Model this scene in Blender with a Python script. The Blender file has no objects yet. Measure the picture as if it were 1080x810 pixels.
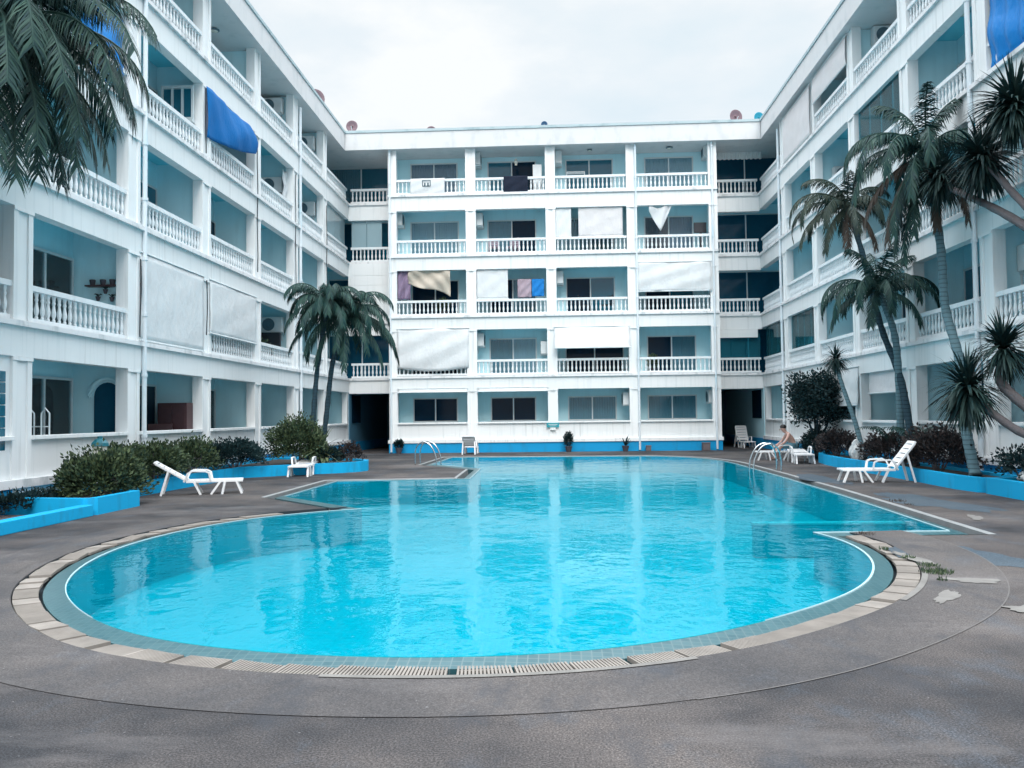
import bpy, bmesh, math, random
from mathutils import Vector, Matrix
random.seed(7)
R = math.radians
sc = bpy.context.scene
col = sc.collection
rnd = random.uniform

# ------------------------------------------------------------------ helpers
def link(o):
    col.objects.link(o); return o

def tag(o, label=None, cat=None, group=None, kind=None):
    if label: o['label'] = label
    if cat: o['category'] = cat
    if group: o['group'] = group
    if kind: o['kind'] = kind
    return o

def empty(name, loc=(0, 0, 0), rz=0.0):
    o = bpy.data.objects.new(name, None)
    o.empty_display_size = .2
    o.location = loc; o.rotation_euler = (0, 0, rz)
    return link(o)

def thing(name, label, cat, loc=(0, 0, 0), rz=0.0, group=None):
    return tag(empty(name, loc, rz), label, cat, group)

def origin(p):
    v = Vector((0, 0, 0))
    while p is not None:
        v += Vector(p.location); p = p.parent
    return v

class MB:
    def __init__(s): s.v = []; s.f = []
    def add(s, vs, fs):
        b = len(s.v); s.v += [tuple(q) for q in vs]; s.f += [tuple(b + i for i in f) for f in fs]
    def box(s, x0, x1, y0, y1, z0, z1):
        if x0 > x1: x0, x1 = x1, x0
        if y0 > y1: y0, y1 = y1, y0
        if z0 > z1: z0, z1 = z1, z0
        s.add([(x0,y0,z0),(x1,y0,z0),(x1,y1,z0),(x0,y1,z0),(x0,y0,z1),(x1,y0,z1),(x1,y1,z1),(x0,y1,z1)],
              [(0,3,2,1),(4,5,6,7),(0,1,5,4),(1,2,6,5),(2,3,7,6),(3,0,4,7)])
    def mbox(s, M, s0, s1, d0, d1, z0, z1):
        a = M(s0, d0, z0); b = M(s1, d1, z1)
        s.box(a[0], b[0], a[1], b[1], a[2], b[2])
    def tube(s, pts, rad, n=6, cap=True):
        pts = [Vector(p) for p in pts]
        if not isinstance(rad, (list, tuple)): rad = [rad] * len(pts)
        rings = []
        up = Vector((.13, .21, .97))
        for i, p in enumerate(pts):
            t = (pts[min(i + 1, len(pts) - 1)] - pts[max(i - 1, 0)])
            if t.length < 1e-9: t = Vector((0, 0, 1))
            t.normalize()
            a = t.cross(up)
            if a.length < 1e-3: a = t.cross(Vector((1, 0, 0)))
            a.normalize(); b = t.cross(a)
            rings.append([p + (a * math.cos(2*math.pi*k/n) + b * math.sin(2*math.pi*k/n)) * rad[i] for k in range(n)])
        vs = [q for r in rings for q in r]; fs = []
        for i in range(len(rings) - 1):
            for k in range(n):
                k2 = (k + 1) % n
                fs.append((i*n + k, i*n + k2, (i+1)*n + k2, (i+1)*n + k))
        if cap:
            fs.append(tuple(range(n))[::-1]); fs.append(tuple((len(rings)-1)*n + k for k in range(n)))
        s.add(vs, fs)
    def bar(s, a, b, w, h):
        # a rectangular bar from a to b
        a = Vector(a); b = Vector(b); t = (b - a).normalized()
        u = t.cross(Vector((0, 0, 1)))
        if u.length < 1e-3: u = Vector((1, 0, 0))
        u.normalize(); v = u.cross(t)
        vs = []
        for p in (a, b):
            for (i, j) in ((-1,-1),(1,-1),(1,1),(-1,1)): vs.append(p + u*i*w/2 + v*j*h/2)
        s.add(vs, [(0,1,2,3),(7,6,5,4),(0,4,5,1),(1,5,6,2),(2,6,7,3),(3,7,4,0)])
    def lathe(s, c, prof, n=8):
        vs = []; fs = []
        for (r, z) in prof:
            for k in range(n):
                a = 2*math.pi*k/n
                vs.append((c[0] + r*math.cos(a), c[1] + r*math.sin(a), c[2] + z))
        for i in range(len(prof) - 1):
            for k in range(n):
                k2 = (k+1) % n
                fs.append((i*n+k, i*n+k2, (i+1)*n+k2, (i+1)*n+k))
        fs.append(tuple(range(n))[::-1]); fs.append(tuple((len(prof)-1)*n+k for k in range(n)))
        s.add(vs, fs)
    def prism(s, pts, z0, z1):
        n = len(pts)
        s.add([(x, y, z0) for x, y in pts] + [(x, y, z1) for x, y in pts],
              [tuple(range(n))[::-1], tuple(range(n, 2*n))] + [(i, (i+1) % n, n + (i+1) % n, n + i) for i in range(n)])
    def mesh(s, name, smooth=False, fix=True):
        me = bpy.data.meshes.new(name)
        me.from_pydata(s.v, [], s.f)
        if fix:
            bm = bmesh.new(); bm.from_mesh(me)
            bmesh.ops.recalc_face_normals(bm, faces=bm.faces); bm.to_mesh(me); bm.free()
        if smooth: me.polygons.foreach_set('use_smooth', [True]*len(me.polygons))
        me.update()
        return me
    def build(s, name, m, parent=None, smooth=False, local=False, bevel=0, fix=True):
        if not local:
            o0 = origin(parent)
            s.v = [(x-o0.x, y-o0.y, z-o0.z) for x, y, z in s.v]
        me = s.mesh(name, smooth, fix)
        me.materials.append(m)
        o = link(bpy.data.objects.new(name, me))
        o.parent = parent
        if bevel:
            b = o.modifiers.new('bevel', 'BEVEL'); b.width = bevel; b.segments = 2; b.limit_method = 'ANGLE'
        return o

def copy_tree(o, parent=None):
    c = o.copy(); link(c); c.parent = parent
    for ch in list(o.children): copy_tree(ch, c)
    return c

def put(mesh, name, m, parent, loc, rz=0):
    o = link(bpy.data.objects.new(name, mesh))
    o.parent = parent
    o0 = origin(parent)
    o.location = Vector(loc) - o0; o.rotation_euler = (0, 0, rz)
    return o

# ------------------------------------------------------------------ materials
def base_mat(name):
    m = bpy.data.materials.new(name); m.use_nodes = True
    nt = m.node_tree; b = nt.nodes['Principled BSDF']
    return m, nt, b

def N(nt, t, **kw):
    n = nt.nodes.new(t)
    for k, v in kw.items(): setattr(n, k, v)
    return n

def noise(nt, scale, detail=4, vec=None, rough=.55):
    n = N(nt, 'ShaderNodeTexNoise'); n.inputs['Scale'].default_value = scale
    n.inputs['Detail'].default_value = detail; n.inputs['Roughness'].default_value = rough
    if vec is not None: nt.links.new(vec, n.inputs['Vector'])
    return n

def ramp(nt, fac, stops):
    r = N(nt, 'ShaderNodeValToRGB'); e = r.color_ramp.elements
    while len(e) < len(stops): e.new(.5)
    for i, (p, c) in enumerate(stops):
        e[i].position = p
        e[i].color = (c[0], c[1], c[2], 1) if isinstance(c, (tuple, list)) else (c, c, c, 1)
    nt.links.new(fac, r.inputs['Fac'])
    return r

def mixc(nt, fac, a, b, mode='MIX'):
    x = N(nt, 'ShaderNodeMix', data_type='RGBA', blend_type=mode)
    for sock, v in ((x.inputs[0], fac), (x.inputs[6], a), (x.inputs[7], b)):
        if hasattr(v, 'is_output') or isinstance(v, bpy.types.NodeSocket): nt.links.new(v, sock)
        elif isinstance(v, (int, float)): sock.default_value = v
        else: sock.default_value = (v[0], v[1], v[2], 1)
    return x.outputs[2]

def coords(nt, scale=(1, 1, 1)):
    t = N(nt, 'ShaderNodeNewGeometry')
    mp = N(nt, 'ShaderNodeMapping'); mp.inputs['Scale'].default_value = scale
    nt.links.new(t.outputs['Position'], mp.inputs['Vector'])
    return mp.outputs['Vector']

def paint(name, c, rough=.6, grime=.25, dirt=(.33, .36, .36), streak=(3, 3, .35), spec=.3, bump=.1, patch=.06, runs=0, rings=0):
    m, nt, b = base_mat(name)
    n1 = noise(nt, 1.6, 6, coords(nt, streak))
    f1 = ramp(nt, n1.outputs['Fac'], [(.52, 0), (.78, grime)])
    n2 = noise(nt, .7, 5, coords(nt))
    c2 = mixc(nt, n2.outputs['Fac'], [x*(1-patch) for x in c], [min(1, x*(1+patch)) for x in c])
    c3 = mixc(nt, f1.outputs['Color'], c2, dirt)
    if runs:
        nr = noise(nt, 1.0, 3, coords(nt, (7, 7, .16)), .6); nm = noise(nt, .35, 3, coords(nt))
        fr_ = ramp(nt, nr.outputs['Fac'], [(.60, 0), (.74, runs)])
        fm_ = ramp(nt, nm.outputs['Fac'], [(.42, 0), (.62, 1)])
        c3 = mixc(nt, mixc(nt, 1.0, fr_.outputs['Color'], fm_.outputs['Color'], 'MULTIPLY'), c3, (.27, .29, .28))
    if rings:
        wv = N(nt, 'ShaderNodeTexWave', wave_type='BANDS', bands_direction='Z'); wv.inputs['Scale'].default_value = rings
        wv.inputs['Distortion'].default_value = 1.5; wv.inputs['Detail'].default_value = 2
        nt.links.new(coords(nt), wv.inputs['Vector'])
        c3 = mixc(nt, ramp(nt, wv.outputs['Fac'], [(.0, .75), (.22, 0)]).outputs['Color'], c3, [x*.35 for x in c])
    nt.links.new(c3, b.inputs['Base Color'])
    b.inputs['Roughness'].default_value = rough
    b.inputs['Specular IOR Level'].default_value = spec
    n3 = noise(nt, 35, 4, coords(nt))
    bp = N(nt, 'ShaderNodeBump'); bp.inputs['Strength'].default_value = bump; bp.inputs['Distance'].default_value = .02
    nt.links.new(n3.outputs['Fac'], bp.inputs['Height']); nt.links.new(bp.outputs['Normal'], b.inputs['Normal'])
    return m

def plain(name, c, rough=.5, metal=0, spec=.5, var=.12, scale=6):
    m, nt, b = base_mat(name)
    n = noise(nt, scale, 4, coords(nt))
    nt.links.new(mixc(nt, n.outputs['Fac'], [x*(1-var) for x in c], [min(1, x*(1+var)) for x in c]), b.inputs['Base Color'])
    b.inputs['Roughness'].default_value = rough; b.inputs['Metallic'].default_value = metal
    b.inputs['Specular IOR Level'].default_value = spec
    return m

def leafm(name, a, b_, rough=.45, trans=.0):
    m, nt, b = base_mat(name)
    g = N(nt, 'ShaderNodeNewGeometry')
    nt.links.new(mixc(nt, g.outputs['Random Per Island'], a, b_), b.inputs['Base Color'])
    b.inputs['Roughness'].default_value = .55
    b.inputs['Specular IOR Level'].default_value = .18
    return m

def clothm(name, c, rough=.8, trans=.25, var=.08):
    m, nt, b = base_mat(name)
    n = noise(nt, 2.5, 5, coords(nt))
    cc = mixc(nt, n.outputs['Fac'], [x*(1-var) for x in c], [min(1, x*(1+var)) for x in c])
    nt.links.new(cc, b.inputs['Base Color']); b.inputs['Roughness'].default_value = rough
    b.inputs['Specular IOR Level'].default_value = .2
    w1 = noise(nt, 3.0, 6, coords(nt, (1, 1, .6)), .65)
    bp = N(nt, 'ShaderNodeBump'); bp.inputs['Strength'].default_value = .55; bp.inputs['Distance'].default_value = .08
    nt.links.new(w1.outputs['Fac'], bp.inputs['Height']); nt.links.new(bp.outputs[0], b.inputs['Normal'])
    tr = N(nt, 'ShaderNodeBsdfTranslucent'); nt.links.new(cc, tr.inputs['Color'])
    mx = N(nt, 'ShaderNodeMixShader'); mx.inputs[0].default_value = trans
    nt.links.new(b.outputs[0], mx.inputs[1]); nt.links.new(tr.outputs[0], mx.inputs[2])
    nt.links.new(mx.outputs[0], nt.nodes['Material Output'].inputs['Surface'])
    return m

def glassm(name, tint, clear=.85, rough=.03, ior=1.4, haze=(.45, .62, .68)):
    m, nt, b = base_mat(name)
    nt.nodes.remove(b)
    tr = N(nt, 'ShaderNodeBsdfTransparent'); tr.inputs['Color'].default_value = (*tint, 1)
    gl = N(nt, 'ShaderNodeBsdfGlossy'); gl.inputs['Roughness'].default_value = rough
    df = N(nt, 'ShaderNodeBsdfDiffuse'); df.inputs['Color'].default_value = (*haze, 1)
    fr = N(nt, 'ShaderNodeFresnel'); fr.inputs['IOR'].default_value = ior
    m1 = N(nt, 'ShaderNodeMixShader'); m1.inputs[0].default_value = 1 - clear
    nt.links.new(tr.outputs[0], m1.inputs[1]); nt.links.new(df.outputs[0], m1.inputs[2])
    m2 = N(nt, 'ShaderNodeMixShader')
    nt.links.new(fr.outputs[0], m2.inputs[0]); nt.links.new(m1.outputs[0], m2.inputs[1]); nt.links.new(gl.outputs[0], m2.inputs[2])
    nt.links.new(m2.outputs[0], nt.nodes['Material Output'].inputs['Surface'])
    return m

WHITE = paint('white_wall_paint', (.77, .795, .80), grime=.42, dirt=(.46, .53, .55), streak=(4, 4, .22), runs=.55)
EDGE = paint('weathered_white_edge', (.76, .77, .78), grime=.75, dirt=(.22, .28, .30), streak=(2.2, 2.2, .9))
COLM = paint('white_column_paint', (.80, .82, .825), grime=.35, dirt=(.42, .48, .50), streak=(5, 5, .25), runs=.5)
INNER = paint('aqua_shade_tint', (.58, .85, .92), grime=.15, dirt=(.2, .36, .42))  # white balcony walls; the teal of their shade is put into the colour
CEIL = paint('ceiling_shade_tint', (.15, .58, .70), grime=.3, dirt=(.16, .34, .4), streak=(.8, .8, .8))  # ceiling shade painted in as a deeper teal than the walls
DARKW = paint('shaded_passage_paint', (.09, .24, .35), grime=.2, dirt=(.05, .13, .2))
RAILM = paint('white_balustrade_paint', (.74, .78, .80), grime=.3, dirt=(.3, .38, .42), streak=(4, 4, 1))
BLUE = paint('blue_plinth_paint', (.012, .30, .60), rough=.6, grime=.55, dirt=(.03, .18, .32), streak=(2, 2, .8), spec=.12)
PLANT = paint('bright_blue_planter_paint', (.01, .37, .68), rough=.6, grime=.6, dirt=(.03, .20, .34), streak=(3, 3, .8), spec=.12)
PIPE = paint('grey_white_pipe', (.68, .74, .78), rough=.45, grime=.5, dirt=(.25, .55, .68), streak=(2, 2, .5))
CAPM = paint('grey_roof_capping', (.40, .50, .53), grime=.8, dirt=(.16, .27, .31), streak=(.9, .9, .9))
ROOFM = paint('darkened_roof_paint', (.63, .64, .65), grime=.5, dirt=(.38, .43, .45), streak=(1.5, 1.5, .8))  # grimy white, darkened to offset the extra sky light on the eave
ALU = plain('white_aluminium_frame', (.62, .68, .70), .4)
DGLASS = plain('dark_navy_glass', (.004, .022, .045), .08, spec=.12)
NGLASS = plain('navy_window_glass', (.006, .065, .115), .08, spec=.3)
TGLASS = plain('teal_window_glass', (.008, .11, .17), .08, spec=.6)
SEEGLASS = glassm('clear_window_glass', (.75, .9, .95), .9)
PALEGLASS = glassm('pale_frosted_pane', (.55, .75, .82), .45, .1)
AQGLASS = glassm('aqua_balcony_pane', (.32, .74, .84), .80, ior=1.2, haze=(.05, .32, .40))
CURT = clothm('pale_curtain', (.52, .58, .62), trans=.1)
CURT_TEAL = clothm('teal_curtain', (.07, .27, .34), trans=.1)
CURT_PINK = clothm('mauve_curtain', (.30, .28, .36), trans=.1)
CURT_RED = clothm('dark_red_curtain', (.16, .05, .08), trans=.05)
WTARP = clothm('white_tarpaulin', (.80, .83, .845), .55, .2)
WTARP2 = clothm('cream_white_blind', (.78, .77, .78), .6, .2)
BEIGE = clothm('beige_tarpaulin', (.58, .52, .44), .6, .15)
BTARP = clothm('blue_tarpaulin', (.003, .17, .50), .6, .2)
BTARP2 = clothm('bright_blue_tarpaulin', (.015, .27, .72), .35, .25)
BLACKC = clothm('black_cloth', (.012, .018, .035), .85, .02)
WHITEC = clothm('white_laundry', (.75, .78, .80), .85, .2)
PINKC = clothm('mauve_laundry', (.42, .34, .40), .85, .1)
BLUEC = clothm('blue_laundry', (.02, .22, .60), .85, .1)
PATTC = clothm('faded_floral_cloth', (.26, .20, .30), .85, .1, .5)
ACM = plain('aircon_casing', (.66, .69, .70), .45)
ACD = plain('aircon_fan_dark', (.09, .16, .20), .5)
BLK = plain('black_plastic', (.015, .02, .028), .5)
WPLAST = plain('white_moulded_plastic', (.78, .79, .80), .35, var=.05)
STEEL = plain('stainless_steel', (.62, .66, .68), .22, metal=1)
DISHM = plain('dull_pink_grey_dish', (.17, .11, .13), .6)
DISHB = plain('teal_dish', (.005, .22, .32), .5)
DISHN = plain('navy_dish', (.01, .06, .14), .5)
WOODR = plain('red_brown_wood', (.060, .026, .030), .5, var=.3)
SIGNM = plain('teal_sign_face', (.01, .28, .34), .5)
SIGNW = plain('white_sign_lettering', (.7, .75, .75), .5)
LANT = plain('teal_lantern_metal', (.01, .13, .17), .45)
LANTG = plain('milky_lantern_glass', (.66, .66, .6), .25)
SOIL = plain('dark_soil', (.035, .032, .03), .95, var=.5, scale=14)
POT = plain('dark_clay_pot', (.06, .055, .07), .7)
BOXM = plain('rusty_grey_box', (.13, .11, .12), .7, var=.3)
ROCK = plain('white_rock', (.62, .63, .62), .8, var=.15)
SKIN = plain('skin', (.50, .31, .26), .55, var=.06)
SHORTS = clothm('grey_blue_shorts', (.14, .30, .38), .85, .02)
HAIR = plain('dark_hair', (.02, .016, .016), .6)
PAPER = plain('printed_shapes', (.04, .09, .12), .8)
LEAF_PALM = leafm('palm_leaflet', (.004, .026, .032), (.034, .080, .062))
LEAF_DRY = leafm('dry_palm_leaflet', (.045, .038, .034), (.085, .066, .052))
LEAF_OLIVE = leafm('olive_palm_leaflet', (.014, .034, .032), (.045, .060, .044))
LEAF_HEDGE = leafm('hedge_leaf', (.012, .032, .025), (.092, .130, .062))
LEAF_DARK = leafm('dark_shrub_leaf', (.005, .022, .028), (.018, .042, .042))
LEAF_RED = leafm('bronze_shrub_leaf', (.012, .018, .022), (.052, .038, .036))
LEAF_SPIKE = leafm('sword_leaf', (.006, .026, .030), (.028, .056, .050))
LEAF_LIGHT = leafm('pale_croton_leaf', (.06, .10, .06), (.16, .19, .10))
TRUNK = paint('grey_palm_trunk', (.11, .19, .22), .85, .6, (.08, .11, .13), (3, 3, 9), .15, .6, rings=3.2)
TRUNK_D = paint('dark_palm_trunk', (.03, .06, .08), .9, .5, (.03, .05, .06), (3, 3, 9), .15, .6, rings=3.2)
BARK = paint('brown_grey_bark', (.12, .11, .115), .9, .5, (.05, .05, .06), (6, 6, 2), .15, .6)

# deck: speckled resin-bound aggregate
def deckm(name, dark, light, speck=.5, blue=(.055, .08, .11), bluef=.5, stain=1.0):
    m, nt, b = base_mat(name)
    g = coords(nt)
    big = noise(nt, .35, 6, g, .6)
    mid = noise(nt, 1.7, 6, coords(nt, (1, .6, 1)), .65)
    sp = noise(nt, 85, 3, g, .8)
    fl = noise(nt, 28, 2, g, .8)
    c = mixc(nt, ramp(nt, big.outputs['Fac'], [(.40, 0), (.60, 1)]).outputs['Color'], dark, light)
    c = mixc(nt, ramp(nt, mid.outputs['Fac'], [(.54, 0), (.74, bluef)]).outputs['Color'], c, blue)
    c = mixc(nt, speck, c, ramp(nt, sp.outputs['Fac'], [(.34, .12), (.5, .93), (.66, 2.4)]).outputs['Color'], 'MULTIPLY')
    c = mixc(nt, ramp(nt, fl.outputs['Fac'], [(.70, 0), (.74, .5*stain)]).outputs['Color'], c, (.28, .28, .29))
    mk = noise(nt, .9, 8, coords(nt, (1.3, .5, 1)), .7)
    pl = noise(nt, .55, 7, coords(nt, (.5, 1.2, 1)), .68)
    c = mixc(nt, ramp(nt, pl.outputs['Fac'], [(.52, 0), (.66, .5*stain)]).outputs['Color'], c, (.155, .145, .145))
    c = mixc(nt, ramp(nt, mk.outputs['Fac'], [(.34, .7*stain), (.47, 0)]).outputs['Color'], c, (.035, .04, .05))
    nt.links.new(c, b.inputs['Base Color'])
    b.inputs['Roughness'].default_value = .8; b.inputs['Specular IOR Level'].default_value = .3
    bp = N(nt, 'ShaderNodeBump'); bp.inputs['Strength'].default_value = .35; bp.inputs['Distance'].default_value = .01
    nt.links.new(sp.outputs['Fac'], bp.inputs['Height']); nt.links.new(bp.outputs['Normal'], b.inputs['Normal'])
    return m
DECK = deckm('speckled_deck', (.022, .023, .027), (.086, .076, .073), .85)
SURR = deckm('smooth_deck_surround', (.048, .047, .050), (.090, .082, .080), .5, bluef=.35)
CEMENT = plain('pale_cement_patch', (.165, .16, .152), .9, var=.4)
LINEM = plain('pale_joint_filler', (.112, .106, .104), .85, var=.3)
CRACK = plain('dark_joint', (.066, .063, .064), .9)
BPATCH = deckm('worn_blue_deck_paint', (.034, .056, .078), (.058, .080, .10), .5, bluef=.2)
GRATE = plain('weathered_cream_grate', (.225, .205, .185), .75, var=.5, scale=3)
GUTTER = plain('dark_gutter', (.018, .03, .04), .6)
KERB = plain('grey_kerb_tile', (.22, .235, .24), .7, var=.25, scale=3)
LIP = plain('white_pool_lip', (.36, .52, .56), .4)

def tilem(name, c1, c2, mortar, scale, rough=.3, squash=1.0):
    m, nt, b = base_mat(name)
    br = N(nt, 'ShaderNodeTexBrick'); br.offset = 0.0
    br.inputs['Color1'].default_value = (*c1, 1); br.inputs['Color2'].default_value = (*c2, 1); br.inputs['Mortar'].default_value = (*mortar, 1)
    br.inputs['Scale'].default_value = scale; br.inputs['Mortar Size'].default_value = .03
    br.inputs['Brick Width'].default_value = .5; br.inputs['Row Height'].default_value = .5
    nt.links.new(coords(nt), br.inputs['Vector'])
    nt.links.new(br.outputs['Color'], b.inputs['Base Color'])
    b.inputs['Roughness'].default_value = rough
    return m
RIM = tilem('teal_rim_tile', (.022, .082, .10), (.040, .110, .128), (.09, .145, .155), 7)
BASIN = tilem('cyan_basin_tile', (.004, .365, .43), (.006, .39, .455), (.012, .41, .47), 5)
BASIN2 = tilem('deep_basin_tile', (.004, .335, .385), (.006, .355, .405), (.012, .375, .41), 5)
BDARK = plain('blue_line_tile', (.01, .22, .42), .3)

def waterm():
    m, nt, b = base_mat('pool_water'); nt.nodes.remove(b)
    g = coords(nt, (1, .75, 1))
    n1 = noise(nt, 1.5, 3, g, .5); n2 = noise(nt, 5.5, 3, g, .55)
    ad = N(nt, 'ShaderNodeMath', operation='MULTIPLY_ADD'); ad.inputs[1].default_value = .28
    nt.links.new(n2.outputs['Fac'], ad.inputs[0]); nt.links.new(n1.outputs['Fac'], ad.inputs[2])
    bp = N(nt, 'ShaderNodeBump'); bp.inputs['Strength'].default_value = .26; bp.inputs['Distance'].default_value = .05
    nt.links.new(ad.outputs[0], bp.inputs['Height'])
    tr = N(nt, 'ShaderNodeBsdfTransparent'); tr.inputs['Color'].default_value = (.12, .88, .95, 1)
    gl = N(nt, 'ShaderNodeBsdfGlossy'); gl.inputs['Roughness'].default_value = .02; gl.inputs['Color'].default_value = (.74, .95, 1, 1)
    nt.links.new(bp.outputs[0], gl.inputs['Normal'])
    fr = N(nt, 'ShaderNodeFresnel'); fr.inputs['IOR'].default_value = 1.33
    nt.links.new(bp.outputs[0], fr.inputs['Normal'])
    sm = N(nt, 'ShaderNodeMath', operation='MULTIPLY'); sm.inputs[1].default_value = .68
    nt.links.new(fr.outputs[0], sm.inputs[0])
    mx = N(nt, 'ShaderNodeMixShader')
    nt.links.new(sm.outputs[0], mx.inputs[0]); nt.links.new(tr.outputs[0], mx.inputs[1]); nt.links.new(gl.outputs[0], mx.inputs[2])
    nt.links.new(mx.outputs[0], nt.nodes['Material Output'].inputs['Surface'])
    return m
WATER = waterm()

# ------------------------------------------------------------------ camera
yaw, pitch, roll = .0514, .0369, -.012
cy, sy, cp, sp_, cr, sr = math.cos(yaw), math.sin(yaw), math.cos(pitch), math.sin(pitch), math.cos(roll), math.sin(roll)
right = Vector((cy, sy, 0)); fwd = Vector((-cp*sy, cp*cy, sp_)); up = Vector((sp_*sy, -sp_*cy, cp))
Rr = right*cr + up*sr; Uu = -right*sr + up*cr
cam = bpy.data.objects.new('camera', bpy.data.cameras.new('camera')); link(cam)
cam.matrix_world = Matrix(((Rr.x, Uu.x, -fwd.x, 0), (Rr.y, Uu.y, -fwd.y, 0), (Rr.z, Uu.z, -fwd.z, 1.6), (0, 0, 0, 1)))
cam.data.sensor_width = 36; cam.data.lens = 36*907.0/1080
cam.data.clip_start = .05; cam.data.clip_end = 2000
sc.camera = cam

# ------------------------------------------------------------------ sky and sun
w = bpy.data.worlds.new('World'); sc.world = w; w.use_nodes = True
nt = w.node_tree; bg = nt.nodes['Background']
SUN_EL, SUN_AZ = R(40), R(8)      # high behind the camera, a little to the right
sky = N(nt, 'ShaderNodeTexSky', sky_type='NISHITA'); sky.sun_disc = False
sky.sun_elevation = SUN_EL; sky.sun_rotation = R(180) - SUN_AZ
tc = N(nt, 'ShaderNodeTexCoord')
sx = N(nt, 'ShaderNodeSeparateXYZ'); nt.links.new(tc.outputs['Generated'], sx.inputs[0])
mp = N(nt, 'ShaderNodeMapping'); mp.inputs['Scale'].default_value = (1.4, 1.4, 3.2)
nt.links.new(tc.outputs['Generated'], mp.inputs['Vector'])
cn = noise(nt, 2.4, 7, mp.outputs['Vector'], .55)
grad = ramp(nt, sx.outputs['Z'], [(0, (5.25, 5.6, 5.8)), (.45, (5.75, 6.0, 6.1)), (.62, (16.5, 17.0, 17.6)), (1, (32.5, 33.2, 34.2))])
cl = ramp(nt, cn.outputs['Fac'], [(.34, (.84, .92, .96)), (.50, (.96, .98, .99)), (.62, (1.10, 1.07, 1.04))])
over = mixc(nt, 1.0, grad.outputs['Color'], cl.outputs['Color'], 'MULTIPLY')
nt.links.new(mixc(nt, .9, sky.outputs['Color'], over), bg.inputs['Color'])
bg.inputs['Strength'].default_value = .1
sun = bpy.data.objects.new('sun', bpy.data.lights.new('sun', 'SUN')); link(sun)
sun.data.energy = 1.15; sun.data.angle = R(25); sun.data.color = (1, .95, .9)
sd = Vector((math.cos(SUN_EL)*math.sin(SUN_AZ), -math.cos(SUN_EL)*math.cos(SUN_AZ), math.sin(SUN_EL)))
sun.rotation_euler = sd.to_track_quat('Z', 'Y').to_euler()
sc.view_settings.view_transform = 'Standard'; sc.view_settings.look = 'None'
sc.view_settings.exposure = 0.74; sc.view_settings.gamma = 1
sc.render.engine = 'CYCLES'
sc.cycles.max_bounces = 8; sc.cycles.transparent_max_bounces = 16

# ------------------------------------------------------------------ pool outline
LOBE = [(-3.45,15.05),(-4.24,14.5),(-4.97,13.55),(-5.37,12.45),(-5.53,11.3),(-5.47,10.25),(-5.25,9.3),(-4.99,8.6),(-4.7,8.02),(-4.33,7.48),(-3.9,6.97),
        (-3.4,6.51),(-2.85,6.17),(-2.1,5.9),(-1.3,5.77),(-.4,5.8),(.35,6.0),(1.1,6.4),(1.78,6.97),(2.44,7.66),(2.88,8.3),(3.18,8.95),(3.4,9.65),(3.52,10.4),(3.53,11.1),(3.40,11.75)]
def smooth_line(P, step=.12):
    out = []
    n = len(P)
    for i in range(n - 1):
        p0 = Vector(P[max(i-1, 0)]); p1 = Vector(P[i]); p2 = Vector(P[i+1]); p3 = Vector(P[min(i+2, n-1)])
        k = max(2, int((p2-p1).length/step))
        for j in range(k):
            t = j/k
            q = .5*((2*p1) + (-p0+p2)*t + (2*p0-5*p1+4*p2-p3)*t*t + (-p0+3*p1-3*p2+p3)*t**3)
            out.append((q.x, q.y))
    out.append(P[-1]); return out
def relax(P, it=6):
    P = [Vector(p) for p in P]
    for _ in range(it):
        P = [P[0]] + [(P[i-1] + 2*P[i] + P[i+1])/4 for i in range(1, len(P)-1)] + [P[-1]]
    return [(p.x, p.y) for p in P]
lobe = relax(smooth_line(LOBE), 14)
BACKCURVE = smooth_line([(5.62,28.2),(5.5,29.6),(5.1,31.2),(4.5,32.4),(3.6,33.15)], .3)
main = [(5.2,11.85),(5.36,15),(5.48,18),(5.58,23)] + BACKCURVE + [(1.5,33.4),(-4.1,33.6),(-4.2,28.75),(-2.33,26.2),(-2.24,22.05),(-5.57,21.6),(-5.6,17.5)]
NL = len(lobe)
POOL = lobe + main            # counter-clockwise seen from above
def offset(P, d):
    n = len(P); out = []
    for i in range(n):
        a = Vector(P[i-1]); b = Vector(P[i]); c = Vector(P[(i+1) % n])
        e1 = (b-a).normalized(); e2 = (c-b).normalized()
        n1 = Vector((e1.y, -e1.x)); n2 = Vector((e2.y, -e2.x))
        m = n1 + n2
        if m.length < 1e-6: m = n1
        m.normalize()
        k = d/max(.45, m.dot(n1))
        out.append((b.x + m.x*k, b.y + m.y*k))
    return out
area = sum(POOL[i-1][0]*POOL[i][1] - POOL[i][0]*POOL[i-1][1] for i in range(len(POOL)))
SG = 1 if area > 0 else -1
O = {d: offset(POOL, d*SG) for d in (.022, .195, .23, .385, .45)}
O[0] = POOL

def fill(name, loops, z, m, kind='structure'):
    bm = bmesh.new()
    es = []
    for L in loops:
        vs = [bm.verts.new((x, y, z)) for x, y in L]
        es += [bm.edges.new((vs[i-1], vs[i])) for i in range(len(vs))]
    bmesh.ops.triangle_fill(bm, use_beauty=True, use_dissolve=False, edges=es)
    for f in bm.faces:
        if f.normal.z < 0: f.normal_flip()
    me = bpy.data.meshes.new(name); bm.to_mesh(me); bm.free()
    me.materials.append(m)
    o = link(bpy.data.objects.new(name, me))
    if kind: o['kind'] = kind
    return o
def strip(mb, A, B, za, zb, i0=0, i1=None, closed=True):
    n = len(A); rng = range(n) if closed else range(i0, i1-1)
    for i in rng:
        j = (i+1) % n
        mb.add([(*A[i], za), (*A[j], za), (*B[j], zb), (*B[i], zb)], [(0, 1, 2, 3)])

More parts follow.
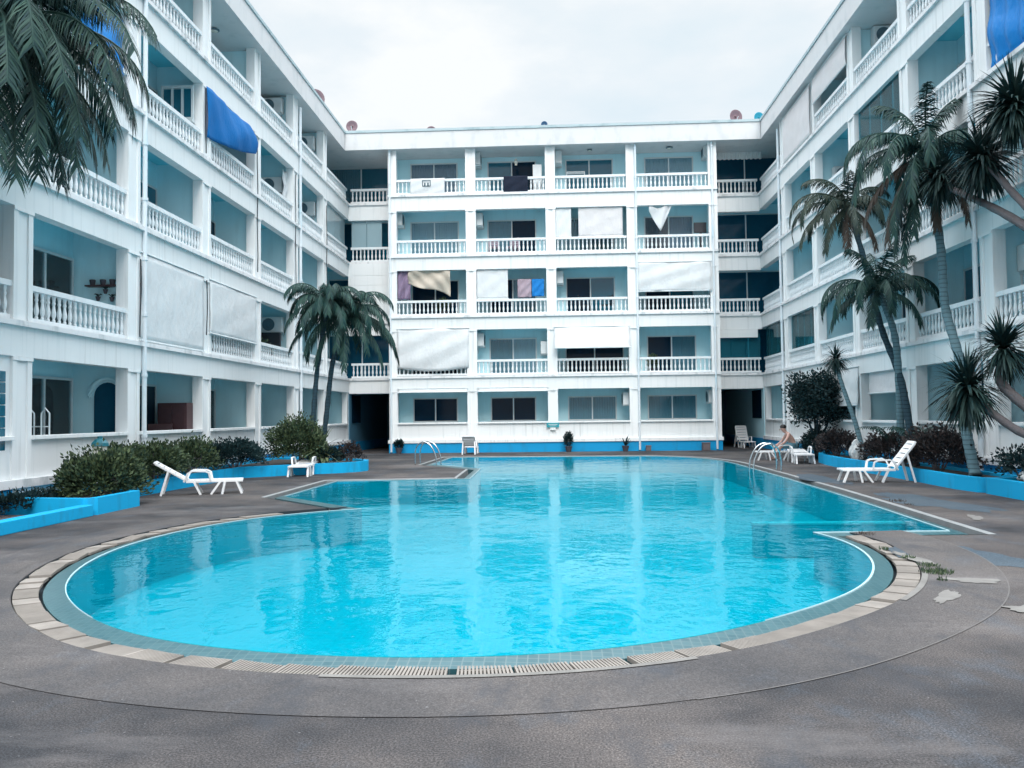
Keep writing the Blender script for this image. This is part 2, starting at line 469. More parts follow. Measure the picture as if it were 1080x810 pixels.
fill('pool_deck', [[(-45,-30),(45,-30),(45,70),(-45,70)], O[.45]], 0, DECK)
fill('pool_water', [POOL], -.012, WATER)
mb = MB(); strip(mb, POOL, POOL, -.004, -.62)
o = mb.build('pool_basin', BASIN, fix=False); o['kind'] = 'structure'
fill('pool_floor', [POOL], -.62, BASIN)
mb = MB()                                   # pale lip tile; under water along the very front
k0, k1 = int(NL*.46), int(NL*.74)
LO = []
for i in range(len(POOL)):
    f = 1.0
    if i < NL: f = max(0, min(1, (k0-i)/(NL*.16))) if i < NL*.6 else max(0, min(1, (i-k1)/(NL*.10)))
    p_, q_ = Vector(POOL[i]), Vector(O[.022][i]); q_ = p_.lerp(q_, f); LO.append((q_.x, q_.y))
for A_, B2, za, zb in ((POOL, LO, .002, .002), (LO, LO, .002, -.03), (POOL, POOL, .002, -.03)):
    strip(mb, A_, B2, za, zb, 0, k0, False); strip(mb, A_, B2, za, zb, k1, len(POOL), False)
o = mb.build('pool_lip', LIP, fix=False); o['kind'] = 'structure'
mb = MB(); strip(mb, POOL, O[.195], -.008, -.03); strip(mb, O[.195], O[.195], -.03, -.2)
o = mb.build('pool_rim', RIM, fix=False); o['kind'] = 'structure'
mb = MB(); strip(mb, O[.195], O[.45], -.16, -.16); strip(mb, O[.45], O[.45], 0, -.16)
o = mb.build('pool_gutter', GUTTER, fix=False); o['kind'] = 'structure'
mb = MB()                                       # concrete kerb beside the open gutter, all but the round end
n = len(POOL)
for i in range(NL-1, n):
    j = (i+1) % n
    mb.add([(*O[.385][i], -.01), (*O[.385][j], -.01), (*O[.45][j], .004), (*O[.45][i], .004)], [(0, 1, 2, 3)])
    mb.add([(*O[.385][i], -.01), (*O[.385][j], -.01), (*O[.385][j], -.16), (*O[.385][i], -.16)], [(0, 1, 2, 3)])
o = mb.build('pool_kerb', KERB, fix=False); o['kind'] = 'structure'
mb = MB(); mb.box(3.0, 5.28, 13.45, 13.60, -.615, -.121)
o = mb.build('pool_divider', BASIN); o['kind'] = 'structure'
mb = MB(); mb.box(2.98, 5.28, 13.44, 13.61, -.12, -.09)
o = mb.build('pool_divider_capping', LIP); o['kind'] = 'structure'

# smoother band of deck round the round end, with its joint line
S0 = O[.45][:NL]
def off_open(P, d):
    out = []
    for i in range(len(P)):
        a = Vector(P[max(i-1, 0)]); c = Vector(P[min(i+1, len(P)-1)]); t = (c-a).normalized()
        out.append((P[i][0] + t.y*d*SG, P[i][1] - t.x*d*SG))
    return out
i0, i1 = int(NL*.12), NL-1
seg = lobe[i0:i1]
bandA, bandB = off_open(seg, .455), off_open(seg, 1.17)
mb = MB(); strip(mb, bandA, bandB, .004, .004, 0, len(seg), False)
o = mb.build('deck_surround', SURR, fix=False); o['kind'] = 'structure'
lineB = off_open(seg, 1.181)
h = int(len(seg)*.62)
mb = MB(); strip(mb, bandB[h:], lineB[h:], .005, .005, 0, len(seg)-h, False)
o = mb.build('deck_joint_line', LINEM, fix=False); o['kind'] = 'structure'
mb = MB(); strip(mb, bandB[:h], off_open(seg, 1.174)[:h], .005, .005, 0, h, False)
o = mb.build('deck_crack', CRACK, fix=False); o['kind'] = 'structure'
rg = random.Random(5)
for pts in ([(-5.6,8.4),(-5.9,9.6),(-5.8,10.8)], [(4.2,12.6),(5.6,12.9),(7.4,13.6)], [(-6.6,12),(-6.3,14.5),(-6.9,16.5)]):
    P = smooth_line(pts, .12); P = [(x+rg.uniform(-.02, .02), y+rg.uniform(-.02, .02)) for x, y in P]
    w_ = [.002+.004*rg.random() for _ in P]; mb = MB()
    for i in range(len(P)-1):
        a_, b_ = Vector(P[i]), Vector(P[i+1]); t_ = (b_-a_).normalized(); n_ = Vector((-t_.y, t_.x))
        mb.add([(*(a_-n_*w_[i]), .0085), (*(b_-n_*w_[i+1]), .0085), (*(b_+n_*w_[i+1]), .0085), (*(a_+n_*w_[i]), .0085)], [(0, 1, 2, 3)])
    o = mb.build('deck_crack', CRACK, fix=False); o['kind'] = 'structure'
def blob(cx, cyy, rx, ry, rot, seed, n=26):
    rg = random.Random(seed); ph = [rg.uniform(0, 6.28) for _ in range(4)]
    P = []; n = 48
    for k in range(n):
        a = 2*math.pi*k/n
        r = 1 + .12*math.sin(2*a+ph[0]) + .14*math.sin(3*a+ph[1]) + .10*math.sin(5*a+ph[2]) + .07*math.sin(9*a+ph[3]) + rg.uniform(-.09, .09)
        x, y = rx*r*math.cos(a), ry*r*math.sin(a)
        P.append((cx + x*math.cos(rot) - y*math.sin(rot), cyy + x*math.sin(rot) + y*math.cos(rot)))
    return P
def patches(name, items, m, z):
    mb = MB()
    for it in items:
        P = blob(*it); mb.add([(x, y, z) for x, y in P], [tuple(range(len(P)))])
    o = mb.build(name, m, fix=False); o['kind'] = 'structure'
patches('cement_patch', [(3.88,8.34,.22,.14,-.35,1), (3.74,7.14,.16,.13,-.3,2), (3.84,9.6,.07,.45,.12,3), (3.32,7.62,.32,.07,.95,6), (6.2,13.2,.3,.1,1.3,8)], CEMENT, .009)
patches('worn_paint_patch', [(4.35,9.9,.55,1.0,.1,11), (6.5,15.6,.5,1.7,.05,12), (6.3,21,.35,1.9,0,13)], BPATCH, .003)
mb = MB()                                     # cement fillets along the front of the grate
a = off_open(lobe, .455); b = off_open(lobe, .51)
for (f0, f1) in ((.575, .69), (.80, .87)):
    k0, k1 = int(NL*f0), int(NL*f1)
    strip(mb, a, b, .010, .010, k0, k1, False)
o = mb.build('cement_fillet', CEMENT, fix=False); o['kind'] = 'structure'

# grate segments over the gutter of the round end: every one can be lifted out
gA, gB = O[.23][:NL], off_open(lobe, .44)
L = [0]
for i in range(1, NL): L.append(L[-1] + (Vector(lobe[i])-Vector(lobe[i-1])).length)
def at_len(P, l):
    for i in range(1, NL):
        if L[i] >= l:
            t = (l-L[i-1])/(L[i]-L[i-1]); return Vector(P[i-1]).lerp(Vector(P[i]), t)
    return Vector(P[-1])
pos = 1.3; k = 0
rg = random.Random(3)
while pos < L[-1]-.45:
    ln = .33
    mid = pos+ln/2; c = at_len(lobe, mid)
    if k == 16: pos += ln*.35; k += 1; continue          # the gap left by a missing segment
    mb = MB(); lift = rg.uniform(-.004, .004); tilt = rg.uniform(-.006, .006)
    front = -4.4 < c.x < 2.3 and c.y < 8
    nsl = 15; sp = ln/nsl
    for q in range(nsl):
        a0 = pos + q*sp + .002; a1 = a0 + sp*(.60 if front else .66)
        p = [at_len(gA, a0), at_len(gA, a1), at_len(gB, a1), at_len(gB, a0)]
        zt = -.006 + lift + tilt*(q/nsl-.5)*4
        mb.add([(v.x, v.y, zt-.03) for v in p] + [(v.x, v.y, zt) for v in p], [(3,2,1,0),(4,5,6,7),(0,1,5,4),(1,2,6,5),(2,3,7,6),(3,0,4,7)])
    for fr in (.22, .78):
        A = [at_len(gA, pos+.004).lerp(at_len(gB, pos+.004), fr), at_len(gA, pos+ln-.006).lerp(at_len(gB, pos+ln-.006), fr)]
        mb.bar((A[0].x, A[0].y, -.028+lift), (A[1].x, A[1].y, -.028+lift), .03, .016)
    rt = thing('drain_grate', 'cream slatted overflow grate segment along the curved end of the pool', 'drain grate', (c.x, c.y, 0), 0, 'overflow grate segments round the pool')
    mb.build('slatted_panel', GRATE, rt)
    pos += ln + (.012 if rg.random() < .75 else .05); k += 1

# ------------------------------------------------------------------ building
XL, XR, YB, YC = -9.54, 9.31, 37.85, 39.2
def ML(s, d, z): return (XL + d, s, z)
def MR(s, d, z): return (XR - d, s, z)
def MK(s, d, z): return (s, YB - d, z)
def MC(s, d, z): return (s, YC - d, z)
B_ = [2.76, 5.44, 8.12, 10.80]; LG = [3.30, 5.98, 8.69, 11.43]; FT = [3.40, 6.08, 8.79, 11.53]
EAVE0, EAVE1 = 13.54, 14.30
PC = [10.86 + 4.06*k for k in range(8)]           # pier centres of the wings, 10.86 .. 39.28
PH = .28
def bay(i): return PC[i] + PH, (PC[i+1] - PH if i < 6 else YC - .02)

prof = [(.030,.10),(.034,.13),(.022,.16),(.040,.22),(.044,.28),(.030,.36),(.022,.42),(.034,.46),(.026,.50),(.036,.56),(.036,.60)]
def rail_mesh(Ln, name):
    mb = MB()
    mb.box(0, Ln, -.01, .13, .60, .70); mb.box(0, Ln, .015, .105, .02, .10)
    nb = max(3, round(Ln/.185))
    for i in range(nb):
        mb.lathe(((i+.5)*Ln/nb, .06, 0), prof, 7)
    me = mb.mesh(name, False); me.materials.append(RAILM)
    return me

def column(root, M, c, w_, z0, z1, twin=True):
    mb = MB()
    mb.mbox(M, c-w_/2+.02, c+w_/2-.02, -.27, -.04, z0, z1)
    for e in (-1, 1):
        a = c + e*(w_/2); mb.mbox(M, a, a - e*.13, -.285, -.006, z0+.002, z1-.002)
    for k in range(len(B_)):                    # small capital under each beam
        if B_[k] > z0 and B_[k] < z1: mb.mbox(M, c-w_/2-.012, c+w_/2+.012, -.02, .012, B_[k]-.07, B_[k]-.004)
    mb.build('column', COLM, root)

def window(root, M, s0, s1, z0, z1, d=-1.4, left='dark', rightp='dark', sill=False):
    mb = MB(); t = .055; q = (s0+s1)/2
    for a, b, c_, e in ((s0, s0+t, z0, z1), (s1-t, s1, z0, z1), (q-t/2, q+t/2, z0+t, z1-t), (s0+t, s1-t, z1-t, z1), (s0+t, s1-t, z0, z0+t)):
        mb.mbox(M, a, b, d, d+.07, c_, e)
    fr = mb.build('sliding_window', ALU, root)
    for st, a, b in ((left, s0+t, q-t/2), (rightp, q+t/2, s1-t)):
        g = MB(); g.mbox(M, a, b, d+.036, d+.046, z0+t, z1-t)
        g.build('glass_pane', {'dark': DGLASS, 'teal': TGLASS, 'navy': NGLASS}.get(st, SEEGLASS), fr)
        if st not in ('dark', 'teal', 'navy'):
            c = MB(); npl = max(6, int(abs(b-a)/.055)); zz = (z0+t, z1-t)
            P = [(a + (b-a)*i/npl, d + (.006 if i % 2 else .028)) for i in range(npl+1)]
            for i in range(npl):
                (sa, da), (sb, db) = P[i], P[i+1]
                c.add([M(sa, da, zz[0]), M(sb, db, zz[0]), M(sb, db, zz[1]), M(sa, da, zz[1])], [(0, 1, 2, 3)])
            c.build('curtain', {'cur': CURT, 'tealc': CURT_TEAL, 'pink': CURT_PINK, 'red': CURT_RED, 'white': WTARP}[st], fr, fix=False)
    return fr

def parapet(root, M, s0, s1):
    mb = MB(); mb.mbox(M, s0, s1, -.2, -.045, .58, 1.27)
    p = mb.build('parapet', WHITE, root)
    mb = MB(); mb.mbox(M, s0, s1, -.24, .05, 1.27, 1.345); mb.build('sill', WHITE, p, bevel=.008)

def drain_pipe(root, x, y, z0, z1, r=.055, m=None):
    mb = MB(); mb.tube([(x, y, z0), (x, y, z1)], r, 10)
    for z in (1.2, 2.6, 4, 5.3, 6.7, 8, 9.3, 10.7, 12, 13.3):
        if z < z1: mb.tube([(x, y, z), (x, y, z+.07)], r*1.35, 10)
    mb.build('drain_pipe', m or PIPE, root, smooth=False)

def slab_set(root, M, a, b, name_in=True):
    for k in range(4):
        mb = MB()
        mb.mbox(M, a, b, -.25, 0, B_[k], LG[k])                 # fascia beam
        o = mb.build('fascia_beam', WHITE, root)
        mb = MB(); mb.mbox(M, a, b, -1.4, .08, LG[k]+.001, FT[k])   # floor slab with its weathered nosing
        mb.build('floor_slab', EDGE, root)
        mb = MB(); mb.mbox(M, a, b, -1.39, -.26, LG[k]-.06, LG[k]-.003)
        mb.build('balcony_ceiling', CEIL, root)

def wing(M, nm, label, side):
    x0 = XL if side < 0 else XR
    root = thing(nm, label, 'building', (x0, 24, 0))
    a, b = PC[0]-PH, 40.75
    slab_set(root, M, a, YC-.003)
    mb = MB()
    mb.mbox(M, a, b, -1.62, -1.4, 0, 13.6)
    mb.mbox(M, YC-.11, YC-.02, -1.405, -.24, 0, B_[0]+.2)
    for k, c in enumerate(PC[:7]): mb.mbox(M, c-.07, c+.07, -1.41, -.26, .0, 13.58)
    mb.build('inner_wall', INNER, root)
    mb = MB(); mb.mbox(M, a, YC-.31, -9, .25, EAVE0, EAVE1); mb.mbox(M, YC-.312, 48, -9, .258, EAVE0+.004, EAVE1-.004); mb.build('roof_eave', ROOFM, root)
    mb = MB(); mb.mbox(M, a, YC-.30, -9, .29, EAVE1+.001, EAVE1+.11); mb.build('roof_capping', CAPM, root)
    mb = MB(); mb.mbox(M, a, b, -9, -1.63, .01, 13.53); mb.build('inner_block', WHITE, root)
    for c in PC[:7]: column(root, M, c, PH*2, .58, EAVE0+.03)
    mb = MB(); mb.mbox(M, YC-.30, YC-.012, -.27, -.03, .58, B_[0]+.03); mb.build('column', COLM, root)
    # base
    mb = MB(); mb.mbox(M, a, YC-.01, -.2, .07, .43, .58); mb.build('base_moulding', EDGE, root)
    if side < 0:
        mb = MB(); mb.mbox(M, PC[0]+3.75, 26, -.2, .02, .0, .428); mb.build('plinth', WHITE, root)
        mb = MB(); mb.mbox(M, a, PC[0]+3.745, -.2, .03, .0, .428); mb.build('plinth', BLUE, root)
        mb = MB(); mb.mbox(M, 26.002, YC-.02, -.2, .02, 0, .428); mb.build('plinth', BLUE, root)
    else:
        mb = MB(); mb.mbox(M, a, YC-.02, -.2, .02, .0, .428); mb.build('plinth', BLUE, root)
    for i in range(7):
        s0, s1 = bay(i)
        if i == 6: s1 -= .28
        parapet(root, M, s0, s1)
    # balustrades: one mesh per length, copied
    me = rail_mesh(4.06 - 2*PH, 'wing_rail'); me6 = rail_mesh(bay(6)[1]-bay(6)[0]+.0, 'wing_rail_end')
    for k in range(4):
        for i in range(7):
            s0, s1 = bay(i)
            if side < 0: put(me6 if i == 6 else me, 'balustrade', RAILM, root, (XL-.05, s0, FT[k]), R(90))
            else: put(me6 if i == 6 else me, 'balustrade', RAILM, root, (XR+.05, s1, FT[k]), R(-90))
    return root

LW = wing(ML, 'apartment_wing', 'white five-storey apartment wing behind the green hedge, two bays closed by white tarpaulins', -1)
RW = wing(MR, 'apartment_wing', 'long white five-storey apartment wing behind the spiky sword-leaved trees, shaded by palm crowns', 1)

# back block
BK = thing('apartment_block', 'white five-storey apartment block facing the camera across the far end of the pool', 'building', (-.1, YB, 0))
ES = [(-7.04,-3.93), (-3.48,-.37), (.07,3.205), (3.665,6.80)]
X0, X1 = -7.41, 7.17
slab_set(BK, MK, X0, X1)
mb = MB(); mb.mbox(MK, X0+.01, X1-.01, -1.6, -1.4, 0, 13.6)
for s in (X0+.11, -3.705, -.15, 3.435, X1-.11): mb.mbox(MK, s-.1, s+.1, -1.41, -.26, 0, 13.58)
mb.build('inner_wall', INNER, BK)
mb = MB(); mb.mbox(MK, XL+.262, XR-.262, -9, .25, EAVE0, EAVE1); mb.build('roof_eave', ROOFM, BK)
mb = MB(); mb.mbox(MK, XL+.30, XR-.30, -9, .29, EAVE1+.003, EAVE1+.113); mb.build('roof_capping', CAPM, BK)
for c, w_ in (((X0-7.04)/2, .37), (-3.705, .45), (-.15, .44), (3.435, .46), ((6.8+X1)/2, .37)): column(BK, MK, c, w_, .58, EAVE0+.03)
mb = MB()                                          # returns of the projecting front at the corner bays
for xa, xb in ((X0+.004, X0+.16), (X1-.16, X1-.004)): mb.mbox(MK, xa, xb, -1.38, -.28, .0, 13.56)
mb.build('side_wall', WHITE, BK)
mb = MB(); mb.mbox(MK, X0-.06, X1+.06, -.2, .07, .43, .58); mb.build('base_moulding', WHITE, BK, bevel=.01)
mb = MB(); mb.mbox(MK, X0-.02, X1+.02, -.2, .02, 0, .428); mb.build('plinth', BLUE, BK)
for s0, s1 in ES: parapet(BK, MK, s0, s1)
me = rail_mesh(3.12, 'block_rail')
for k in range(4):
    for s0, s1 in ES: put(me, 'balustrade', RAILM, BK, (s0, YB+.05, FT[k]), 0)
# corner bays, set back
for sg, xa, xb in ((-1, XL-1.4, X0), (1, X1, XR+1.4)):
    fa, fb = (XL, X0-.002) if sg < 0 else (X1+.002, XR)
    for k in range(4):
        mb = MB(); mb.mbox(MC, fa, fb, -.25, 0, B_[k]-.06, LG[k]); mb.build('fascia_beam', WHITE, BK)
        mb = MB(); mb.mbox(MC, fa+(.08 if sg < 0 else 0), fb-(.08 if sg > 0 else 0), -1.55, .08, LG[k]+.001, FT[k])
        mb.mbox(MC, (xa if sg < 0 else fb+.0), (fa if sg < 0 else xb), -1.55, 0, LG[k]+.001, FT[k]); mb.build('floor_slab', EDGE, BK)
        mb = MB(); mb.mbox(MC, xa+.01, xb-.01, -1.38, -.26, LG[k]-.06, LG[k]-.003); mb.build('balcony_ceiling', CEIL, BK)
    mb = MB(); mb.mbox(MC, xa, xb, -1.55, -1.4, B_[0]-.05, 13.6); mb.build('inner_wall', INNER, BK)
    rl = rail_mesh(abs(fb-fa)-.16, 'corner_rail')
    for k in range(4): put(rl, 'balustrade', RAILM, BK, (fa+.1, YC+.05, FT[k]), 0)
    # passage through the ground floor
    mb = MB()
    pa, pb = (XL, X0-.004) if sg < 0 else (X1+.004, XR)
    mb.box(pa, pb, 48, 48.2, 0, 3.1); mb.box(pa, pb, YC+.3, 48, 2.80, 3.0)
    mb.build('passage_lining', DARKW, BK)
    mb = MB()
    if sg < 0: mb.box(pa-.2, pa+.0, YC-.005, 48, .45, 2.8); mb.box(pb, pb+.2, YB+1.45, 48, .01, 2.8)
    else: mb.box(pb, pb+.2, YC-.005, 48, .45, 2.8); mb.box(pa-.2, pa, YB+1.45, 48, .01, 2.8)
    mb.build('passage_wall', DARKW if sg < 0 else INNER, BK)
    mb = MB()
    if sg < 0: mb.box(pa-.2, pa+.03, YC-.004, 48, 0, .45)
    else: mb.box(pb-.03, pb+.2, YC-.004, 48, 0, .45)
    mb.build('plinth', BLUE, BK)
    xx = pa if sg < 0 else pb
    mb = MB(); mb.box(xx-.02 if sg < 0 else xx-.03, xx+.03 if sg < 0 else xx+.02, YC+.45, YC+2.2, 1.35, 2.65)
    mb.build('side_window', DGLASS, BK)

# windows of the block, floor by floor (floor index 0 = ground)
WB = -1.4
WZ = [(1.35, 2.46), (FT[0]+.02, 5.15), (FT[1]+.02, 7.88), (FT[2]+.02, 10.60), (FT[3]+.02, 13.32)]
for f, rows in enumerate([
    [(-6.57,-4.50,'dark','dark'), (-3.0,-.92,'dark','dark'), (.52,2.73,'tealc','tealc'), (4.12,6.33,'tealc','tealc')],
    [(-6.6,-4.4,'dark','dark'), (-3.03,-.86,'tealc','cur'), (.43,3.1,'dark','dark'), (4.13,6.35,'dark','tealc')],
    [(-6.6,-4.4,'dark','dark'), (-3.0,-.85,'dark','tealc'), (.50,2.74,'dark','teal'), (4.1,6.3,'dark','teal')],
    [(-6.64,-4.38,'cur','cur'), (-3.07,-.81,'tealc','dark'), (.5,2.74,'cur','tealc'), (4.10,6.32,'red','pink')],
    [(-6.62,-4.42,'pink','pink'), (-3.04,-.79,'teal','dark'), (.55,2.73,'teal','teal'), (4.15,6.37,'cur','cur')]]):
    for s0, s1, l, r in rows: window(BK, MK, s0, s1, WZ[f][0], WZ[f][1], WB, l, r)
for f in range(1, 5):
    window(BK, MC, -10.85, -7.6, FT[f-1]+.02, FT[f-1]+2.15, -1.4, 'tealc' if f == 4 else 'navy', 'teal' if f > 2 else 'navy')
    window(BK, MC, 7.35, 10.6, FT[f-1]+.02, FT[f-1]+2.15, -1.4, 'navy', 'navy')
# wing windows, one per bay and floor on the inner wall
sty = ['dark', 'tealc', 'cur', 'teal', 'dark', 'pink', 'tealc']
for root, M, off in ((LW, ML, 0), (RW, MR, 3)):
    for f in range(5):
        for i in range(7):
            s0 = PC[i] + 1.76
            if f == 0 and i == 6: continue
            st = sty[(i*3 + f*2 + off) % 7]; st2 = sty[(i + f*3 + off + 2) % 7]
            if root is LW and i == 1: st, st2 = 'tealc', 'tealc'
            if root is LW and f == 4 and i == 3: st, st2 = 'white', 'cur'
            z0 = (.62 if f == 0 else FT[f-1] + .02)
            if i == 6:
                window(root, M, 35.5, 39.0, z0, z0+2.1, -1.4, 'navy', 'navy' if root is RW else 'teal'); continue
            window(root, M, s0, s0+2.15, z0, z0+(1.94 if f == 0 else 1.85), -1.4, st, st2)
# corner enclosures on the left: pale glazing on the fourth floor, white boarding on the third
mb = MB()
for s in range(4): mb.mbox(ML, 35.52+s*.9, 35.52+s*.9+.88, -.16, -.15, FT[2]+.71, B_[3]-.01)
mb.build('balcony_glazing', PALEGLASS, LW)
mb = MB()
for s in (-9.42, -8.70): mb.mbox(MC, s, s+.70, -.16, -.15, FT[2]+.71, B_[3]-.07)
mb.build('balcony_glazing', PALEGLASS, BK)
mb = MB(); mb.mbox(MC, -9.535, X0-.01, -.05, .09, 5.90, 8.70)
for z in (6.35, 6.8, 7.25, 7.7, 8.15): mb.mbox(MC, -9.533, X0-.012, .09, .10, z, z+.40)
mb.build('boarded_front', WHITE, BK)
# glazed balcony on the right, fourth floor, and second-floor corner glazing
mb = MB()
for q in range(4): mb.mbox(MR, 23.22+q*.875, 23.22+q*.875+.86, -.12, -.11, FT[2]+.71, B_[3]-.01)
mb.build('balcony_glazing', AQGLASS, RW)
mb = MB()
for q in range(3): mb.mbox(MC, 7.28+q*.66, 7.28+q*.66+.64, -.16, -.15, FT[0]+.71, B_[1]-.25)
mb.build('balcony_glazing', AQGLASS, BK)
mb = MB()
for q in range(4): mb.mbox(MR, 35.5+q*.9, 35.5+q*.9+.88, -.16, -.15, FT[0]+.71, B_[1]-.01)
for q in range(4): mb.mbox(MR, 31.5+q*.87, 31.5+q*.87+.85, -.16, -.15, FT[0]+.71, B_[1]-.01)
mb.build('balcony_glazing', AQGLASS, RW)
mb = MB(); mb.mbox(MC, X1+.005, 9.1, -.04, .05, 5.0, B_[1]-.07); mb.build('valance', WHITE, BK)
mb = MB()
P = [(7.3+2.2*i/44, 14.0-.0*i) for i in range(45)]
for i in range(44):
    d0, d1 = (-.30 + (.03 if i % 2 else 0)), (-.30 + (0 if i % 2 else .03))
    z0_, z1_ = 13.16 + (.03 if i % 4 < 2 else 0), 13.16 + (.03 if (i+1) % 4 < 2 else 0)
    mb.add([MC(P[i][0], d0, 13.75), MC(P[i+1][0], d1, 13.75), MC(P[i+1][0], d1+.12, z1_), MC(P[i][0], d0+.12, z0_)], [(0, 1, 2, 3)])
mb.build('corrugated_awning', WHITE, BK, fix=False)
# glass-block wall of the near left bay, arched doorway in the next
mb = MB(); mb.mbox(ML, PC[0]+PH, PC[1]-PH, -.22, -.06, 1.345, B_[0]); mb.build('infill_wall', WHITE, LW)
mb = MB()
for a in range(6):
    for z in range(7): mb.mbox(ML, 13.32+a*.2, 13.32+a*.2+.185, -.07, -.04, 1.10+z*.2, 1.10+z*.2+.185)
mb.build('glass_block_window', TGLASS, LW, bevel=.01)
mb = MB()
yd = PC[2]-.075
P = [(-10.42, .6), (-9.80, .6), (-9.80, 2.15)] + [(-10.11 + .31*math.cos(a), 2.15 + .31*math.sin(a)) for a in [math.pi*k/10 for k in range(1, 10)]] + [(-10.42, 2.15)]
mb.add([(x, yd-.012, z) for x, z in P], [tuple(range(len(P)))])
o = mb.build('arched_doorway', NGLASS, LW, fix=False)
mb = MB(); mb.tube([(x, yd-.03, z) for x, z in [(-10.50, 2.15)] + [(-10.11 + .40*math.cos(a), 2.15 + .40*math.sin(a)) for a in [math.pi*k/10 for k in range(10, -1, -1)]]], .05, 6)
mb.build('arch_trim', INNER, o)
# pipes
drain_pipe(LW, XL+.05, 19.36, .0, 13.4); drain_pipe(LW, XL+.05, 31.55, .0, 13.3, m=PIPE)
drain_pipe(RW, XR-.05, 35.62, .0, 13.3); drain_pipe(RW, XR-.05, 19.36, 0, 13.4)
for x in (-7.32, 3.61, 6.95): drain_pipe(BK, x, YB-.06, .05, 13.8, .045)
for y, z0, z1 in ((22.86, 8.9, 10.7), (26.95, 6.3, 10.4), (31.0, 5.3, 10.6), (35.3, 5.6, 10.5), (19.2, 3.5, 5.3), (22.95, 3.9, 5.4)):
    mb = MB(); mb.tube([(XL+.035, y+.03*math.sin(z*3), z) for z in [z0+(z1-z0)*i/8 for i in range(9)]], .016, 5)
    mb.build('cable', BLK, LW)

# ------------------------------------------------------------------ things on the balconies
def cloth(root_name, label, cat, grid, m, group=None, part=None, thick=.012):
    """grid: rows of 3-D points; becomes one sheet with a little thickness"""
    nr, nc = len(grid), len(grid[0])
    mb = MB(); mb.add([p for r in grid for p in r], [(i*nc+j, i*nc+j+1, (i+1)*nc+j+1, (i+1)*nc+j) for i in range(nr-1) for j in range(nc-1)])
    c = grid[nr-1][nc//2]
    mb.v = [(x-c[0], y-c[1], z-c[2]) for x, y, z in mb.v]
    o = mb.build(root_name, m, None, smooth=True, local=True, fix=False); o.location = c
    so = o.modifiers.new('thickness', 'SOLIDIFY'); so.thickness = thick; so.offset = 0
    return tag(o, label, cat, group)

def sheet(M, s0, s1, ztop, zbot, d=.02, belly=.05, folds=5, amp=.02, nr=14, nc=26, slope=0, seed=0, sag=0):
    rg = random.Random(seed); ph = [rg.uniform(0, 6) for _ in range(4)]
    g = []
    for i in range(nr):
        t = i/(nr-1); row = []
        for j in range(nc):
            u = j/(nc-1)
            zt = ztop - sag*math.sin(math.pi*u)*0
            z = zt + (zbot - zt)*t - sag*math.sin(math.pi*u)*t
            dd = d + belly*math.sin(math.pi*min(1, t*.9)) + amp*math.sin(folds*6.28*u + ph[0] + 1.5*t) * (.3+.7*t) + amp*.8*math.sin(2.3*6.28*(u*.6+t*.8)+ph[1]) + slope*t
            row.append(M(s0 + (s1-s0)*u, dd, z))
        g.append(row)
    return g
TG = 'white tarpaulins and blinds on the balconies'
def rollbar(M, s0, s1, z, d, root):
    mb = MB(); mb.tube([M(s0, d, z), M(s1, d, z)], .025, 6); mb.build('weight_bar', ALU, root)
def blind(M, s0, s1, zt, zb, label, m=WTARP, bar=True, name='balcony_blind', cat='blind', group=TG, **k):
    o = cloth(name, label, cat, sheet(M, s0, s1, zt, zb, **k), m, group)
    mbr = MB(); mbr.tube([M(s0-.04, k.get('d', .02)+.012, zt+.01), M(s1+.04, k.get('d', .02)+.012, zt+.01)], .022, 6); mbr.build('top_rod', ALU, o)
    if bar: rollbar(M, s0-.03, s1+.03, zb, k.get('d', .02)+k.get('slope', 0)+.02, o)
    return o
blind(ML, 19.24, 22.78, 5.47, 3.44, 'flat white tarpaulin fully closing a second-floor balcony, loose cords at its foot', d=.005, belly=.012, amp=.006, seed=1, name='balcony_tarp', cat='tarpaulin')
blind(ML, 23.2, 26.84, 5.46, 3.98, 'white tarpaulin with balusters showing under it, next to the dark balcony with a fan unit', d=.01, belly=.02, amp=.010, seed=2, name='balcony_tarp', cat='tarpaulin')
cloth('hanging_awning', 'deep blue bulging awning on the fourth floor above an open balcony', 'awning',
      [[ML(22.93+3.55*u, .03 + .20*(.15+.85*u**.7)*math.sin(math.pi*min(1, t*.8)) + .03*math.sin(u*9+t*4) + .02*math.sin(u*23-t*5), 10.78 - t*(1.42-.62*u) - .10*t*math.sin(math.pi*u)) for u in [j/24 for j in range(25)]] for t in [i/14 for i in range(15)]], BTARP)
cloth('hanging_tarp', 'blue tarpaulin behind the near palm fronds', 'tarpaulin', sheet(ML, 16.9, 18.6, 10.6, 8.75, d=-.12, folds=4, amp=.05, seed=5), BTARP2)
cloth('balcony_curtain_tarp', 'bright blue creased tarpaulin closing the near upper balcony at the picture edge', 'tarpaulin', sheet(MR, 15.0, 18.58, 10.78, 8.86, d=-.05, folds=7, amp=.045, seed=6, nc=50), BTARP2)
blind(MR, 31.2, 34.75, 13.4, 11.6, 'flat cream blind closing a whole top-floor balcony near the roof corner', WTARP2, d=.04, belly=.02, amp=.004, seed=7)
blind(MR, 27.25, 30.75, 13.45, 12.55, 'cream half-lowered blind with scalloped foot, beside the fully closed cream blind', WTARP2, d=.04, belly=.03, amp=.006, seed=8)
blind(MR, 19.3, 22.6, 13.5, 13.0, 'short pinkish rolled blind on the top floor near the picture edge', WTARP2, d=.0, belly=.02, amp=.006, seed=9)
blind(MR, 26.95, 30.6, 2.98, 1.8, 'slanted white ground-floor awning behind the small spiky tree', WTARP, d=.02, slope=.06, belly=.0, amp=.01, seed=10, name='balcony_awning', cat='awning')
